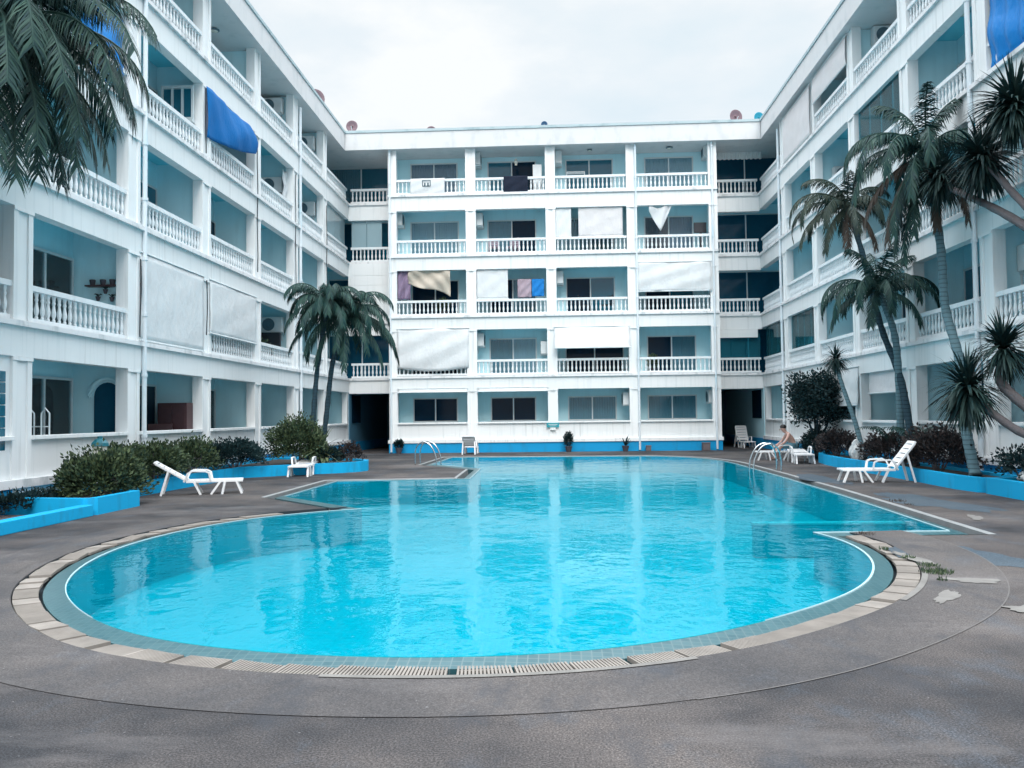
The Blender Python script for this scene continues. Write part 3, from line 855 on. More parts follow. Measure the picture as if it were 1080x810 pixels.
blind(MR, 23.25, 26.4, 2.76, 2.14, 'flat white ground-floor roller blind behind the pair of palm trunks', WTARP2, d=-.1, belly=.0, amp=.004, seed=11)
blind(MK, .08, .76, 10.83, 9.45, 'narrow white quilted blind beside the larger one, fourth floor', WTARP, d=-.1, belly=.01, amp=.012, folds=3, seed=12)
blind(MK, 1.08, 3.03, 10.85, 9.49, 'wide white blind half closing a fourth-floor balcony', WTARP2, d=-.1, belly=.01, amp=.01, folds=3, seed=13)
blind(MK, -3.46, -2.08, 8.14, 6.80, 'white blind beside hanging pink and blue laundry, third floor', WTARP, d=-.1, belly=.01, amp=.01, folds=3, seed=14)
blind(MK, 3.62, 6.84, 8.26, 6.98, 'wide white tarpaulin hung over a beam, dark gap below it, third floor', WTARP, d=.02, belly=.03, amp=.02, folds=4, seed=15, name='balcony_tarp', cat='tarpaulin')
blind(MK, -7.02, -3.85, 5.50, 3.75, 'large creased white tarpaulin sagging over the balusters, second floor', WTARP, bar=False, d=.03, belly=.06, amp=.035, folds=3, sag=.14, seed=16, name='balcony_tarp', cat='tarpaulin')
blind(MK, -.05, 3.24, 5.47, 4.52, 'white sloping awning over a balcony with dark window, second floor', WTARP, d=.03, slope=.35, belly=.0, amp=.02, folds=3, seed=17, name='balcony_awning', cat='awning')
for s0, s1, sd_ in ((-7.0, -3.92, 'plant by the downpipe'), (-3.46, -.38, 'white chair')):
    blind(MK, s0, s1, 2.84, 2.68, 'rolled-up white awning edge over the dark ground-floor window behind the ' + sd_, WTARP, d=.05, slope=.06, belly=.0, amp=.008, seed=18, name='rolled_awning', cat='awning')
cloth('balcony_tarp', 'beige tarpaulin gathered into folds above a third-floor balustrade', 'tarpaulin',
      [[MK(-6.5+1.85*u - .10*t*(1-u), -.1+.06*math.sin(7*u+5*t)+.03*math.sin(17*u-9*t), 8.2 - t*(.60+.70*u**1.2) - .10*t*math.sin(6*u)) for u in [j/28 for j in range(29)]] for t in [i/14 for i in range(15)]], BEIGE)
cloth('hanging_cloth', 'faded floral cloth hanging beside the beige tarpaulin', 'cloth', sheet(MK, -7.02, -6.45, 8.15, 6.85, d=-.2, folds=2, amp=.05, seed=20), PATTC)
mb = MB(); cl = cloth('railing_towel', 'white towel with a printed square draped over a top-floor balustrade', 'towel', sheet(MK, -6.38, -4.85, 12.24, 11.50, d=.03, belly=.02, folds=3, amp=.012, seed=21), WHITEC)
mb = MB()
for a, b, c_, e in ((-5.85, -5.47, 12.12, 12.15), (-5.85, -5.47, 11.87, 11.90), (-5.85, -5.82, 11.9, 12.12), (-5.50, -5.47, 11.9, 12.12), (-5.76, -5.70, 11.9, 12.03), (-5.62, -5.56, 11.9, 12.03)):
    mb.mbox(MK, a, b, .085, .09, c_, e)
mb.build('printed_square', PAPER, cl)
cloth('railing_blanket', 'black blanket draped over the top-floor balustrade', 'blanket', sheet(MK, -2.21, -1.14, 12.25, 11.44, d=.04, belly=.02, folds=2, amp=.012, seed=22), BLACKC)
cloth('hanging_cloth', 'white triangular cloth pinned at two corners, fourth floor', 'cloth',
      [[MK(4.19+1.10*u, -.1+.04*math.sin(u*12+t*3), (10.80 + .27*u - .22*math.sin(math.pi*u)) - t*(1.05*(1-abs(u-.45)*1.75) if abs(u-.45) < .55 else .04)) for u in [j/20 for j in range(21)]] for t in [i/8 for i in range(9)]], WHITEC)
cloth('hanging_laundry', 'mauve shirt hanging beside blue laundry, third floor', 'laundry', sheet(MK, -1.66, -1.05, 7.68, 6.86, d=-.3, folds=2, amp=.03, seed=24), PINKC, 'laundry on the third floor')
cloth('hanging_laundry', 'blue shirt hanging beside mauve laundry, third floor', 'laundry', sheet(MK, -1.02, -.48, 7.68, 6.90, d=-.3, folds=2, amp=.03, seed=25), BLUEC, 'laundry on the third floor')
cloth('hanging_laundry', 'white shirt hanging in front of an air conditioner box, fourth floor', 'laundry', sheet(ML, 30.5, 30.95, 10.65, 9.6, d=-.3, folds=2, amp=.03, seed=26), WHITEC)

def aircon():
    t = empty('air_conditioner')
    mb = MB(); mb.box(-.4, .4, -.15, .15, 0, .56); mb.build('casing', ACM, t, local=True, bevel=.015)
    mb = MB()
    for r in (.22, .15, .08):
        mb.tube([(-.1 + r*math.cos(a), -.158, .28 + r*math.sin(a)) for a in [2*math.pi*k/18 for k in range(19)]], .008, 4)
    P = [(-.1 + .23*math.cos(2*math.pi*k/20), .28 + .23*math.sin(2*math.pi*k/20)) for k in range(20)]
    mb.add([(x, -.153, z) for x, z in P], [tuple(range(20))])
    mb.build('fan_grille', ACD, t, local=True, fix=False)
    for x in (-.3, .3):
        mb = MB(); mb.box(x-.02, x+.02, -.16, .2, -.05, -.005); mb.box(x-.019, x+.019, .16, .199, -.3, -.049)
        mb.build('bracket', ALU, t, local=True)
    return t
AC0 = aircon(); ACG = 'air conditioner boxes on balcony walls'; used = [0]
def place_ac(x, y, z, rz, label):
    o = AC0 if not used[0] else copy_tree(AC0)
    used[0] = 1
    o.location = (x, y, z); o.rotation_euler = (0, 0, rz); tag(o, label, 'air conditioner', ACG)
PF = .26
def pier_y(k): return PC[k] - PF
place_ac(-10.35, pier_y(5), 12.85, 0, 'air conditioner on a top-floor side wall just past the blue awning bay')
place_ac(-10.3, pier_y(6), 12.75, 0, 'dark shaded air conditioner on the top floor next to the roof corner')
place_ac(-10.3, pier_y(6), 10.0, 0, 'air conditioner in shade one floor below the roof-corner one')
place_ac(-10.35, pier_y(5), 9.9, 0, 'air conditioner behind the white hanging shirt')
place_ac(-10.35, pier_y(5), 4.75, 0, 'air conditioner with round fan over a dark box, second floor beside the white tarpaulin')
place_ac(10.3, pier_y(5), 12.6, 0, 'air conditioner on the top floor right of the half-lowered cream blind') if False else None
place_ac(10.35, pier_y(4), 12.95, 0, 'air conditioner on the top floor beside the half-lowered cream blind')
place_ac(10.35, pier_y(4), 10.05, 0, 'air conditioner behind the aqua balcony glazing')
place_ac(10.35, pier_y(5), 9.75, 0, 'air conditioner with round fan above the drooping palm fronds, fourth floor')
place_ac(10.35, pier_y(6), 4.6, 0, 'air conditioner behind second-floor glazing near the round tree')
place_ac(10.3, pier_y(3), 7.2, 0, 'air conditioner half hidden by hanging dry palm fronds')
place_ac(10.3, pier_y(2), 4.55, 0, 'pale air conditioner at the picture edge above a spiky crown')
for x, y, z, rz, lb in ((-3.44, 38.75, 12.98, R(90), 'small air conditioner above the black blanket balcony'), (.24, 38.75, 12.95, R(90), 'air conditioner on the top floor beside the teal window'),
                        (6.88, 38.75, 13.1, R(-90), 'air conditioner on the top floor beside the pale curtained window'), (-7.02, 38.75, 10.3, R(90), 'air conditioner beside the downpipe, fourth floor'),
                        (6.86, 38.7, 2.08, R(-90), 'air conditioner on the ground floor beside the passage'), (3.10, 38.7, 2.02, R(-90), 'dark shaded air conditioner on the ground floor between two teal curtained windows'),
                        (-3.36, 38.75, 4.75, R(90), 'air conditioner on the second floor beside vertical blinds'), (.24, 38.75, 7.5, R(90), 'air conditioner on the third floor under the two white blinds'),
                        (-.52, 38.75, 4.35, R(-90), 'white air conditioner box low on the pillar side, second floor'), (-3.36, 38.75, 10.2, R(90), 'small air conditioner on the fourth floor below the black blanket')):
    place_ac(x, y, z, rz, lb)

# framed grille window box, television, furniture, shelves, lamps
t = thing('window_box', 'white framed grille box on a fourth-floor balcony wall beside the blue awning', 'window box', (-10.2, PC[3]-.08, 9.75))
mb = MB()
for x in (-.42, -.14, .14, .42): mb.box(x-.03, x+.03, -.35, -.29, 0, .95)
for z in (0, .88): mb.box(-.389, .389, -.346, -.294, z, z+.07)
mb.box(-.45, .45, -.40, -.004, -.07, -.002); mb.build('frame', ALU, t, local=True)
mb = MB(); mb.box(-.11, .11, -.31, -.30, .08, .86); mb.box(-.39, -.17, -.31, -.30, .08, .86); mb.box(.17, .39, -.31, -.30, .08, .86); mb.build('shutter', TGLASS, t, local=True)
t = thing('television', 'black box on a fourth-floor balcony beside the triangular white cloth', 'television', (6.55, 38.6, 9.62))
mb = MB(); mb.box(-.3, .25, -.05, .05, .06, .52); mb.build('screen', BLK, t, local=True, bevel=.01)
mb = MB(); mb.box(-.05, .05, -.03, .03, -.8, .06); mb.box(-.25, .25, -.15, .15, -.83, -.8); mb.build('stand', BLK, t, local=True)
t = thing('television', 'dark television under a round-fan air conditioner, second floor', 'television', (-10.3, 30.6, 4.1))
mb = MB(); mb.box(-.5, .35, -.06, .06, .06, .62); mb.build('screen', BLK, t, local=True, bevel=.01)
mb = MB(); mb.box(-.06, .06, -.04, .04, -.66, .06); mb.box(-.3, .3, -.2, .2, -.70, -.66); mb.build('stand', BLK, t, local=True)
t = thing('cabinet', 'dark red-brown wooden cabinet standing on a ground-floor balcony', 'cabinet', (-10.2, 22.55, .6))
mb = MB(); mb.box(-.4, .4, -.2, .2, 0, 1.45); mb.build('body', WOODR, t, local=True, bevel=.01)
mb = MB(); mb.box(-.36, -.01, -.215, -.203, .1, 1.38); mb.box(.01, .36, -.215, -.203, .1, 1.38); mb.build('door', WOODR, t, local=True)
t = thing('armchair', 'red-brown wooden armchair in front of the dark cabinet', 'chair', (-10.35, 21.9, .6), .3)
mb = MB(); mb.box(-.3, .3, -.3, .3, .35, .45); mb.build('seat', WOODR, t, local=True)
mb = MB(); mb.box(-.3, .3, .25, .31, .46, .9); mb.build('backrest', WOODR, t, local=True)
for x in (-.3, .3):
    mb = MB(); mb.box(x-.04, x+.04, -.3, .25, .62, .68); mb.build('armrest', WOODR, t, local=True)
    for y in (-.26, .26):
        mb = MB(); mb.box(x-.03, x+.03, y-.03, y+.03, 0, .35 if y > 0 else .62); mb.build('leg', WOODR, t, local=True)
t = thing('clothes_rack', 'white folding clothes rack at the near ground-floor balcony window', 'rack', (-10.1, 15.9, .6))
mb = MB()
for x in (0, .3): mb.tube([(x, 0, 0), (x, 0, 1.15), (x+.08, 0, 1.25), (x+.16, 0, 1.15), (x+.16, 0, 0)], .015, 6)
for z in (.5, .9): mb.tube([(0, 0, z), (.46, 0, z)], .012, 6)
mb.build('frame', ALU, t, local=True)
t = thing('wall_shelf', 'small dark shelf with pots on a second-floor side wall', 'shelf', (-10.2, PC[2]-.08, 4.62))
mb = MB(); mb.box(-.35, .35, -.2, -.002, 0, .03); mb.build('board', WOODR, t, local=True)
for x, z in ((-.22, .03), (.02, .03), (.24, .03)):
    mb = MB(); mb.lathe((x, -.1, z), [(.05, 0), (.07, .12), (.06, .13)], 8); mb.build('pot', POT, t, local=True)
for i, (x, z) in enumerate(((-10.30, 4.30), (-10.13, 4.46), (-9.98, 4.28))):
    t = thing('wall_pot', ['small dark plant pot fixed low on a second-floor side wall', 'small dark plant pot fixed between two lower ones', 'small dark plant pot fixed nearest the pier, second floor'][i], 'plant pot', (x, PC[2]-.16, z), 0, 'plant pots fixed to the side wall')
    mb = MB(); mb.lathe((0, 0, 0), [(.03, 0), (.06, .1), (.055, .1)], 8); mb.build('pot', POT, t, local=True)
    mb = MB()
    for q in range(10):
        a = rnd(0, 6.28); mb.tube([(0, 0, .1), (.05*math.cos(a), .05*math.sin(a), .16), (.09*math.cos(a), .09*math.sin(a), .15)], [.008, .012, .002], 4)
    mb.build('leaves', LEAF_DARK, t, local=True)
def lamp(x, y, z, label, r=.16):
    t = thing('ceiling_lamp', label, 'lamp', (x, y, z), 0, 'round ceiling lamps of the balconies')
    mb = MB(); mb.lathe((0, 0, -.03), [(r*.6, .03), (r, .02), (r, 0), (r*.4, -.02)], 14); mb.build('rim', ACD, t, local=True)
    mb = MB(); mb.lathe((0, 0, -.10), [(.02, 0), (r*.5, .02), (r*.7, .05)], 14); mb.build('shade', LANTG, t, local=True)
lamp(5.2, 38.4, 13.52, 'dark round ceiling lamp over the pale curtained top-floor window'); lamp(1.65, 38.4, 13.52, 'round ceiling lamp over the plain teal top-floor window', .11)
lamp(-10.3, 21.3, 11.36, 'round ceiling lamp over the framed grille box'); lamp(-10.3, 25.4, 13.52, 'round ceiling lamp under the stained top-floor ceiling'); lamp(10.1, 21.3, 11.36, 'round ceiling lamp on the open fourth-floor balcony by the blue tarpaulin')
t = thing('pendant_lamp', 'small tiered pendant lamp above the black blanket', 'lamp', (-1.68, 38.4, 13.0))
mb = MB(); mb.tube([(0, 0, .12), (0, 0, .52)], .008, 5); mb.build('cord', ALU, t, local=True)
for z, r in ((.1, .07), (.0, .09), (-.1, .06)):
    mb = MB(); mb.lathe((0, 0, z), [(r, 0), (r*.8, .07), (.01, .075)], 10); mb.build('tier', LANTG, t, local=True)
def side_chair(x, y, z, rz, m, label, group):
    t = thing('balcony_chair', label, 'chair', (x, y, z), rz, group)
    mb = MB(); mb.box(-.22, .22, -.22, .22, .40, .43); mb.build('seat', m, t, local=True, bevel=.006)
    mb = MB()
    for k in range(4): mb.box(-.2, .2, .2, .225, .47+k*.1, .54+k*.1)
    for q in (-1, 1): mb.box(q*.2-.02, q*.2+.02, .196, .23, .43, .88)
    mb.build('backrest', m, t, local=True)
    for q in (-1, 1):
        for e in (-1, 1):
            mb = MB(); mb.box(q*.2-.02, q*.2+.02, e*.2-.02, e*.2+.02, 0, .40); mb.build('leg', m, t, local=True)
side_chair(-2.7, 38.5, FT[2], .3, PINKC, 'pale pinkish chair seen through the balusters, left of its pair', 'chairs on the fourth-floor balcony')
side_chair(-1.9, 38.55, FT[2], -.4, PINKC, 'pale pinkish chair seen through the balusters, nearer the dark glass', 'chairs on the fourth-floor balcony')
side_chair(1.3, 38.5, FT[1], 1.2, BLK, 'dark chair behind the third-floor balusters, on the side of the dark pane', 'dark chairs on the third-floor balcony')
side_chair(2.3, 38.5, FT[1], -1.2, BLK, 'dark chair behind the third-floor balusters, on the side of the teal pane', 'dark chairs on the third-floor balcony')
t = thing('balcony_table', 'small round dark table between two dark chairs, third floor', 'table', (1.8, 38.5, FT[1]))
mb = MB(); mb.lathe((0, 0, .68), [(.3, 0), (.3, .03)], 16); mb.build('tabletop', BLK, t, local=True)
mb = MB(); mb.tube([(0, 0, 0), (0, 0, .68)], .03, 6); mb.lathe((0, 0, 0), [(.2, 0), (.2, .02)], 12); mb.build('pedestal', BLK, t, local=True)
t = thing('storage_cabinet', 'tall white storage cabinet at the end of the black blanket balcony', 'cabinet', (-.72, 38.5, FT[3]))
mb = MB(); mb.box(-.2, .2, -.2, .2, 0, 1.35); mb.build('body', WPLAST, t, local=True, bevel=.01)
mb = MB(); mb.box(-.18, .18, -.212, -.203, .04, 1.31); mb.build('door', ACM, t, local=True)
t = thing('drying_rack', 'white drying rack with small cloths behind the top-floor teal window balustrade', 'drying rack', (1.0, 38.4, FT[3]))
mb = MB()
for q in (-.4, .4): mb.tube([(q, -.2, 0), (q, .2, .95)], .012, 5); mb.tube([(q, .2, 0), (q, -.2, .95)], .012, 5)
for k in range(5): mb.tube([(-.4, -.2+k*.1, .95), (.4, -.2+k*.1, .95)], .008, 5)
mb.build('frame', ALU, t, local=True)
for x, y, f, lb in ((-10.2, 24.4, 2, 'small leafy potted plant on the empty third-floor balcony under the blue awning'), (-9.9, 28.6, 1, 'leafy potted plant behind the balusters by the round-fan air conditioner'),
                    (4.3, 38.3, 1, 'leafy potted plant on the second floor beside the teal curtain'), (-5.0, 38.3, 2, 'leafy potted plant under the pale curtained fourth-floor window')):
    t = thing('potted_plant', lb, 'potted plant', (x, y, FT[f-1] if f else FT[0]), 0, 'potted plants on balconies')
    mb = MB(); mb.lathe((0, 0, 0), [(.11, 0), (.15, .24), (.14, .25)], 10); mb.build('pot', POT, t, local=True)
    rq = random.Random(int(x*10+y)); mb = MB()
    for i in range(260):
        v = Vector((rq.gauss(0, 1), rq.gauss(0, 1), rq.gauss(0, 1))).normalized()*rq.uniform(.3, 1)
        p = Vector((v.x*.24, v.y*.24, .55+v.z*.3)); d = v + Vector((0, 0, .5)); sd_ = d.cross(Vector((rq.gauss(0, 1), rq.gauss(0, 1), 1))).normalized(); d.normalize()
        mb.add([p, p + d*.06 + sd_*.03, p + d*.13, p + d*.06 - sd_*.03], [(0, 1, 2, 3)])
    mb.build('leaves', LEAF_HEDGE, t, local=True, fix=False)
# satellite dishes on the roof
def dish(x, y, z, r, rz, m, label):
    t = thing('satellite_dish', label, 'satellite dish', (x, y, z), rz, 'satellite dishes on the roof edge')
    mb = MB()
    n = 20; rings = 5; vs = [(0, 0, .55)]
    for i in range(1, rings+1):
        for k in range(n):
            a = 2*math.pi*k/n; q = r*i/rings
            vs.append((q*math.cos(a), -.35*r*(i/rings)**2, .55 + q*math.sin(a)))
    fs = [(0, 1+k, 1+(k+1) % n) for k in range(n)] + [(1+(i-1)*n+k, 1+(i-1)*n+(k+1) % n, 1+i*n+(k+1) % n, 1+i*n+k) for i in range(1, rings) for k in range(n)]
    mb.add(vs, fs); o = mb.build('reflector', m, t, local=True, smooth=True, fix=False)
    so = o.modifiers.new('thickness', 'SOLIDIFY'); so.thickness = .02
    mb = MB(); mb.tube([(0, .04, 0), (0, .04, .55)], .025, 6); mb.build('mast', ALU, t, local=True)
    mb = MB(); mb.tube([(0, -.1*r, .55-r*.9), (0, -r*.9, .5)], .012, 5); mb.build('feed_arm', ALU, t, local=True)
RZ = EAVE1 + .25
dish(-9.28, 39, RZ-.02, .27, 0, DISHM, 'round dull pink dish at the roof corner near the palm pair')
dish(-5.6, 39, RZ-.36, .24, .3, DISHM, 'dull pink dish barely rising above the roof edge of the end block')
dish(-.38, 39, RZ-.18, .15, 0, DISHN, 'small navy dish halfway along the roof of the end block')
dish(8.25, 39, RZ-.1, .32, .35, DISHM, 'dull pink tilted dish beside the teal dish')
dish(9.3, 39, RZ-.18, .26, .3, DISHB, 'teal dish at the roof corner beside the tilted pink dish')
dish(-10.05, 35.5, RZ+.0, .40, .4, DISHM, 'large pale dish partly hidden behind the side roof edge')
# small sign
t = thing('wall_sign', 'small teal sign with a white line on the pillar above the plinth', 'sign', (-.17, YB-.06, 1.07))
mb = MB(); mb.box(-.27, .27, -.02, .02, 0, .2); mb.build('board', SIGNM, t, local=True)
mb = MB(); mb.box(-.2, .2, -.026, -.022, .12, .14); mb.box(-.15, .15, -.026, -.022, .06, .075); mb.build('lettering', SIGNW, t, local=True)
mb = MB(); mb.box(-.12, .12, -.015, .015, -.12, -.002); mb.build('lower_plate', SIGNW, t, local=True)
# drain boxes by the plinth
for x, s, lb in ((6.42, .32, 'rusty grey drain box at the plinth beside the passage'), (3.95, .22, 'small dark drain box at the plinth beside a downpipe')):
    t = thing('drain_box', lb, 'box', (x, YB-.28, 0))
    mb = MB(); mb.box(-s/2, s/2, -s/2, s/2, 0, s); mb.build('body', BOXM, t, local=True, bevel=.02)
    mb = MB(); mb.box(-s*.54, s*.54, -s*.54, s*.54, s, s+.03); mb.build('lid', BOXM, t, local=True)

# ------------------------------------------------------------------ planters
def planter(name, label, P, h, wall=.14, soil=True):
    c = P[0]
    t = thing(name, label, 'planter', (c[0], c[1], 0))
    ar = sum(P[i-1][0]*P[i][1]-P[i][0]*P[i-1][1] for i in range(len(P)))
    Q = offset(P, -wall if ar > 0 else wall)
    mb = MB(); n = len(P)
    for i in range(n):
        j = (i+1) % n
        mb.add([(*P[i], 0), (*P[j], 0), (*P[j], h), (*P[i], h)], [(0, 1, 2, 3)])
        mb.add([(*P[i], h), (*P[j], h), (*Q[j], h), (*Q[i], h)], [(0, 1, 2, 3)])
        mb.add([(*Q[i], h), (*Q[j], h), (*Q[j], .02), (*Q[i], .02)], [(0, 1, 2, 3)])
    mb.build('planter_wall', PLANT, t)
    if soil:
        s = fill('soil', [Q], h-.06, SOIL, None); s.parent = t; s.location = -origin(t)
    return t
planter('planter', 'long curved blue planter in front of the hedge and tall bush', [(-9.5,17.5),(-8.78,17.55),(-8.72,20.3),(-8.5,23.0),(-7.75,23.65),(-6.9,24.27),(-6.2,24.72),(-5.82,25.2),(-5.7,25.7),(-5.8,26.3),(-6.3,27.0),(-9.45,28.6)], .30)
planter('planter', 'blue planter holding the big round hedge bush beside the lantern', [(-9.5,14.4),(-7.98,14.15),(-7.81,14.3),(-7.80,15.75),(-9.5,16.9)], .29)
t = thing('low_wall', 'low bright blue wall running from the near picture edge to the big round hedge', 'wall', (-7.9, 12, 0))
mb = MB(); mb.prism([(-8.02,5.5),(-7.8,5.5),(-7.8,14.14),(-8.02,14.14)], 0, .19); mb.build('wall_body', PLANT, t, bevel=.01)
planter('planter', 'curved blue planter holding the palms and bronze shrubs', [(9.2,28.9),(8.5,28.5),(8.3,27.9),(8.12,26.6),(8.05,25.3),(8.08,22),(8.1,19.8),(8.06,18.0),(8.16,17.25),(8.4,17.05),(9.2,17.05)], .29)
planter('planter', 'near blue planter at the picture edge, under the leaning spiky tree', [(8.2,17.0),(8.19,15.6),(8.15,10),(9.2,10),(9.2,17.0)], .31)
mb = MB(); mb.box(-9.5, -8.03, 5.5, 14.1, .002, .03)
o = mb.build('side_path', deckm('brown_path', (.07, .062, .065), (.11, .095, .095), .4)); o['kind'] = 'structure'

# ------------------------------------------------------------------ vegetation
def leaf(mb, p, d, nrm, ln, wd):
    d = d.normalized(); s = d.cross(nrm)
    if s.length < 1e-4: s = d.orthogonal()
    s.normalize(); n2 = s.cross(d)
    m = p + d*ln*.5
    mb.add([p, m + s*wd/2 - n2*wd*.12, p + d*ln, m - s*wd/2 - n2*wd*.12], [(0, 1, 2, 3)])
def rv(rg):
    while True:
        v = Vector((rg.uniform(-1, 1), rg.uniform(-1, 1), rg.uniform(-1, 1)))
        if .05 < v.length < 1: return v.normalized()
def shrub(name, label, cat, c, r, n, ls, m, seed, group=None, open_=.5, rough=.16):
    rg = random.Random(seed)
    t = thing(name, label, cat, c, 0, group)
    mb = MB(); ph = [rg.uniform(0, 6) for _ in range(6)]
    n = int(n*1.7)
    for i in range(n):
        v = rv(rg)
        if v.z < -.35: v.z *= -.6; v.normalize()
        az = math.atan2(v.y, v.x)
        lump = 1 + rough*math.sin(3*az+ph[0]+2*v.z) + rough*.8*math.sin(5*az+ph[1]-4*v.z) + rough*.6*math.sin(9*az+ph[2]+7*v.z) + rg.gauss(0, .05)
        q = (rg.uniform(open_, 1)**.6)*lump
        p = Vector((v.x*r[0]*q, v.y*r[1]*q, max(.02, r[2]*.42 + v.z*r[2]*.58*q)))
        d = (v + rv(rg)*.8 + Vector((0, 0, .35)))
        leaf(mb, p, d, rv(rg), ls*rg.uniform(.7, 1.35), ls*rg.uniform(.45, .7))
    mb.build('foliage', m, t, local=True, fix=False)
    mb = MB()
    for i in range(9):
        a = rg.uniform(0, 6.28); k = rg.uniform(.3, .8)
        mb.tube([(0.1*math.cos(a)*r[0], .1*math.sin(a)*r[1], 0), (k*.5*math.cos(a)*r[0], k*.5*math.sin(a)*r[1], r[2]*.4), (k*math.cos(a)*r[0], k*math.sin(a)*r[1], r[2]*.8)], [.02, .014, .006], 5)
    mb.build('stems', BARK, t, local=True)
    return t
HG = 'hedge bushes along the side building'
shrub('hedge_bush', 'big round green hedge bush nearest the lantern', 'bush', (-8.6, 15.9, .0), (.64, .9, .98), 4200, .085, LEAF_HEDGE, 1, HG)
shrub('hedge_bush', 'darker hedge bush squeezed between the biggest bush and the reclined lounger', 'bush', (-9.1, 17.6, .2), (.45, .8, .85), 2000, .08, LEAF_HEDGE, 9, HG)
shrub('hedge_bush', 'leafy hedge bush behind the reclined lounger', 'bush', (-9.05, 18.9, .2), (.5, 1.1, .84), 3000, .08, LEAF_HEDGE, 2, HG)
shrub('hedge_bush', 'pale-leaved hedge bush in the middle of the hedge row', 'bush', (-9.05, 20.9, .2), (.5, 1.15, .88), 2800, .08, LEAF_HEDGE, 3, HG)
shrub('hedge_bush', 'dark low hedge bush beside the tall bush', 'bush', (-8.8, 23.2, .2), (.6, 1.5, .80), 3200, .08, LEAF_DARK, 4, HG)
shrub('tall_bush', 'tall dense green bush in front of the two palm trunks', 'bush', (-7.6, 25.0, .15), (.78, .7, 1.42), 5600, .08, LEAF_HEDGE, 5, None, .35)
shrub('low_bush', 'low dark bush at the rounded end of the curved planter', 'bush', (-6.9, 25.2, .2), (.55, .45, .55), 1300, .07, LEAF_DARK, 6)
shrub('low_bush', 'small reddish bush with pink flowers at the planter end by the passage', 'bush', (-6.25, 25.7, .2), (.38, .38, .62), 700, .07, LEAF_RED, 7)
shrub('low_bush', 'dark ground-hugging plants in the corner behind the low blue wall', 'bush', (-9.2, 14.6, .03), (.3, 1.0, .35), 1000, .07, LEAF_DARK, 8)
def rosette(mb, c, n, ln, wd, rg, up=.2, droop=.5, spread=1.0):
    for i in range(n):
        v = rv(rg); v.z = v.z*spread + up; v.normalize()
        L_ = ln*rg.uniform(.75, 1.1)
        s = v.cross(Vector((0, 0, 1)))
        if s.length < .05: s = Vector((1, 0, 0))
        s.normalize()
        pts = []; p = Vector(c); d = v.copy()
        for k in range(5):
            pts.append((p.copy(), [.55, 1, .85, .5, .04][k]*wd/2))
            p = p + d*L_/4; d = (d + Vector((0, 0, -droop*.28*(1-abs(d.z)*.4)))).normalized()
        b = len(mb.v); vs = []
        for q, w2 in pts: vs += [q - s*w2, q + s*w2]
        mb.add(vs, [(2*k, 2*k+1, 2*k+3, 2*k+2) for k in range(4)])
rg = random.Random(11)
t = thing('croton_plant', 'pale green and white broad-leaved plant standing beside the tall bush', 'plant', (-6.95, 24.85, .2))
mb = MB(); rosette(mb, (0, 0, .45), 40, .75, .12, rg, .6, .5); rosette(mb, (.2, .1, .25), 26, .5, .1, rg, .5, .5); mb.build('leaves', LEAF_LIGHT, t, local=True, fix=False)
mb = MB(); mb.tube([(0, 0, 0), (0, 0, .5)], .03, 6); mb.build('stem', BARK, t, local=True)
# right-hand shrubs
RG_ = 'bronze shrubs in the palm planter'
shrub('bronze_shrub', 'dark bronze shrub between the thin spiky tree and the round tree', 'shrub', (8.6, 27.0, .2), (.5, 1.0, .8), 1900, .075, LEAF_RED, 21, RG_)
shrub('bronze_shrub', 'bronze shrub at the foot of the two leaning palm trunks', 'shrub', (8.65, 22.9, .2), (.5, 1.25, .78), 2400, .075, LEAF_RED, 22, RG_)
shrub('bronze_shrub', 'largest bronze shrub, behind the upright lounger backrest', 'shrub', (8.6, 20.0, .2), (.5, 1.35, .95), 3400, .08, LEAF_RED, 23, RG_)
shrub('low_bush', 'sparse dark shrub behind the near blue planter wall', 'bush', (8.75, 16.6, .2), (.4, 1.0, .7), 700, .08, LEAF_DARK, 24, open_=.2)
shrub('low_bush', 'dark dense shrub under the round tree', 'bush', (8.75, 29.2, .0), (.6, 1.0, 1.0), 2200, .075, LEAF_DARK, 25)
t = thing('white_rock', 'upright white rock in the planter at the foot of the thin spiky tree', 'rock', (8.5, 25.0, .22))
bm = bmesh.new(); bmesh.ops.create_icosphere(bm, subdivisions=3, radius=.25)
for v in bm.verts:
    n_ = v.co.normalized(); k = 1 + .18*math.sin(5*n_.x+2) + .14*math.sin(7*n_.y+n_.z*4)
    v.co = Vector((v.co.x*k*.8, v.co.y*k*.7, v.co.z*k*1.3 + .22))
me = bpy.data.meshes.new('rock'); bm.to_mesh(me); bm.free(); me.materials.append(ROCK); put(me, 'stone', ROCK, t, t.location)
t = thing('white_rock', 'pale flat rock lying among the sparse shrubs behind the near planter wall', 'rock', (8.7, 16.3, .25)); put(me, 'stone', ROCK, t, t.location).scale = (1.2, 1.6, .4)

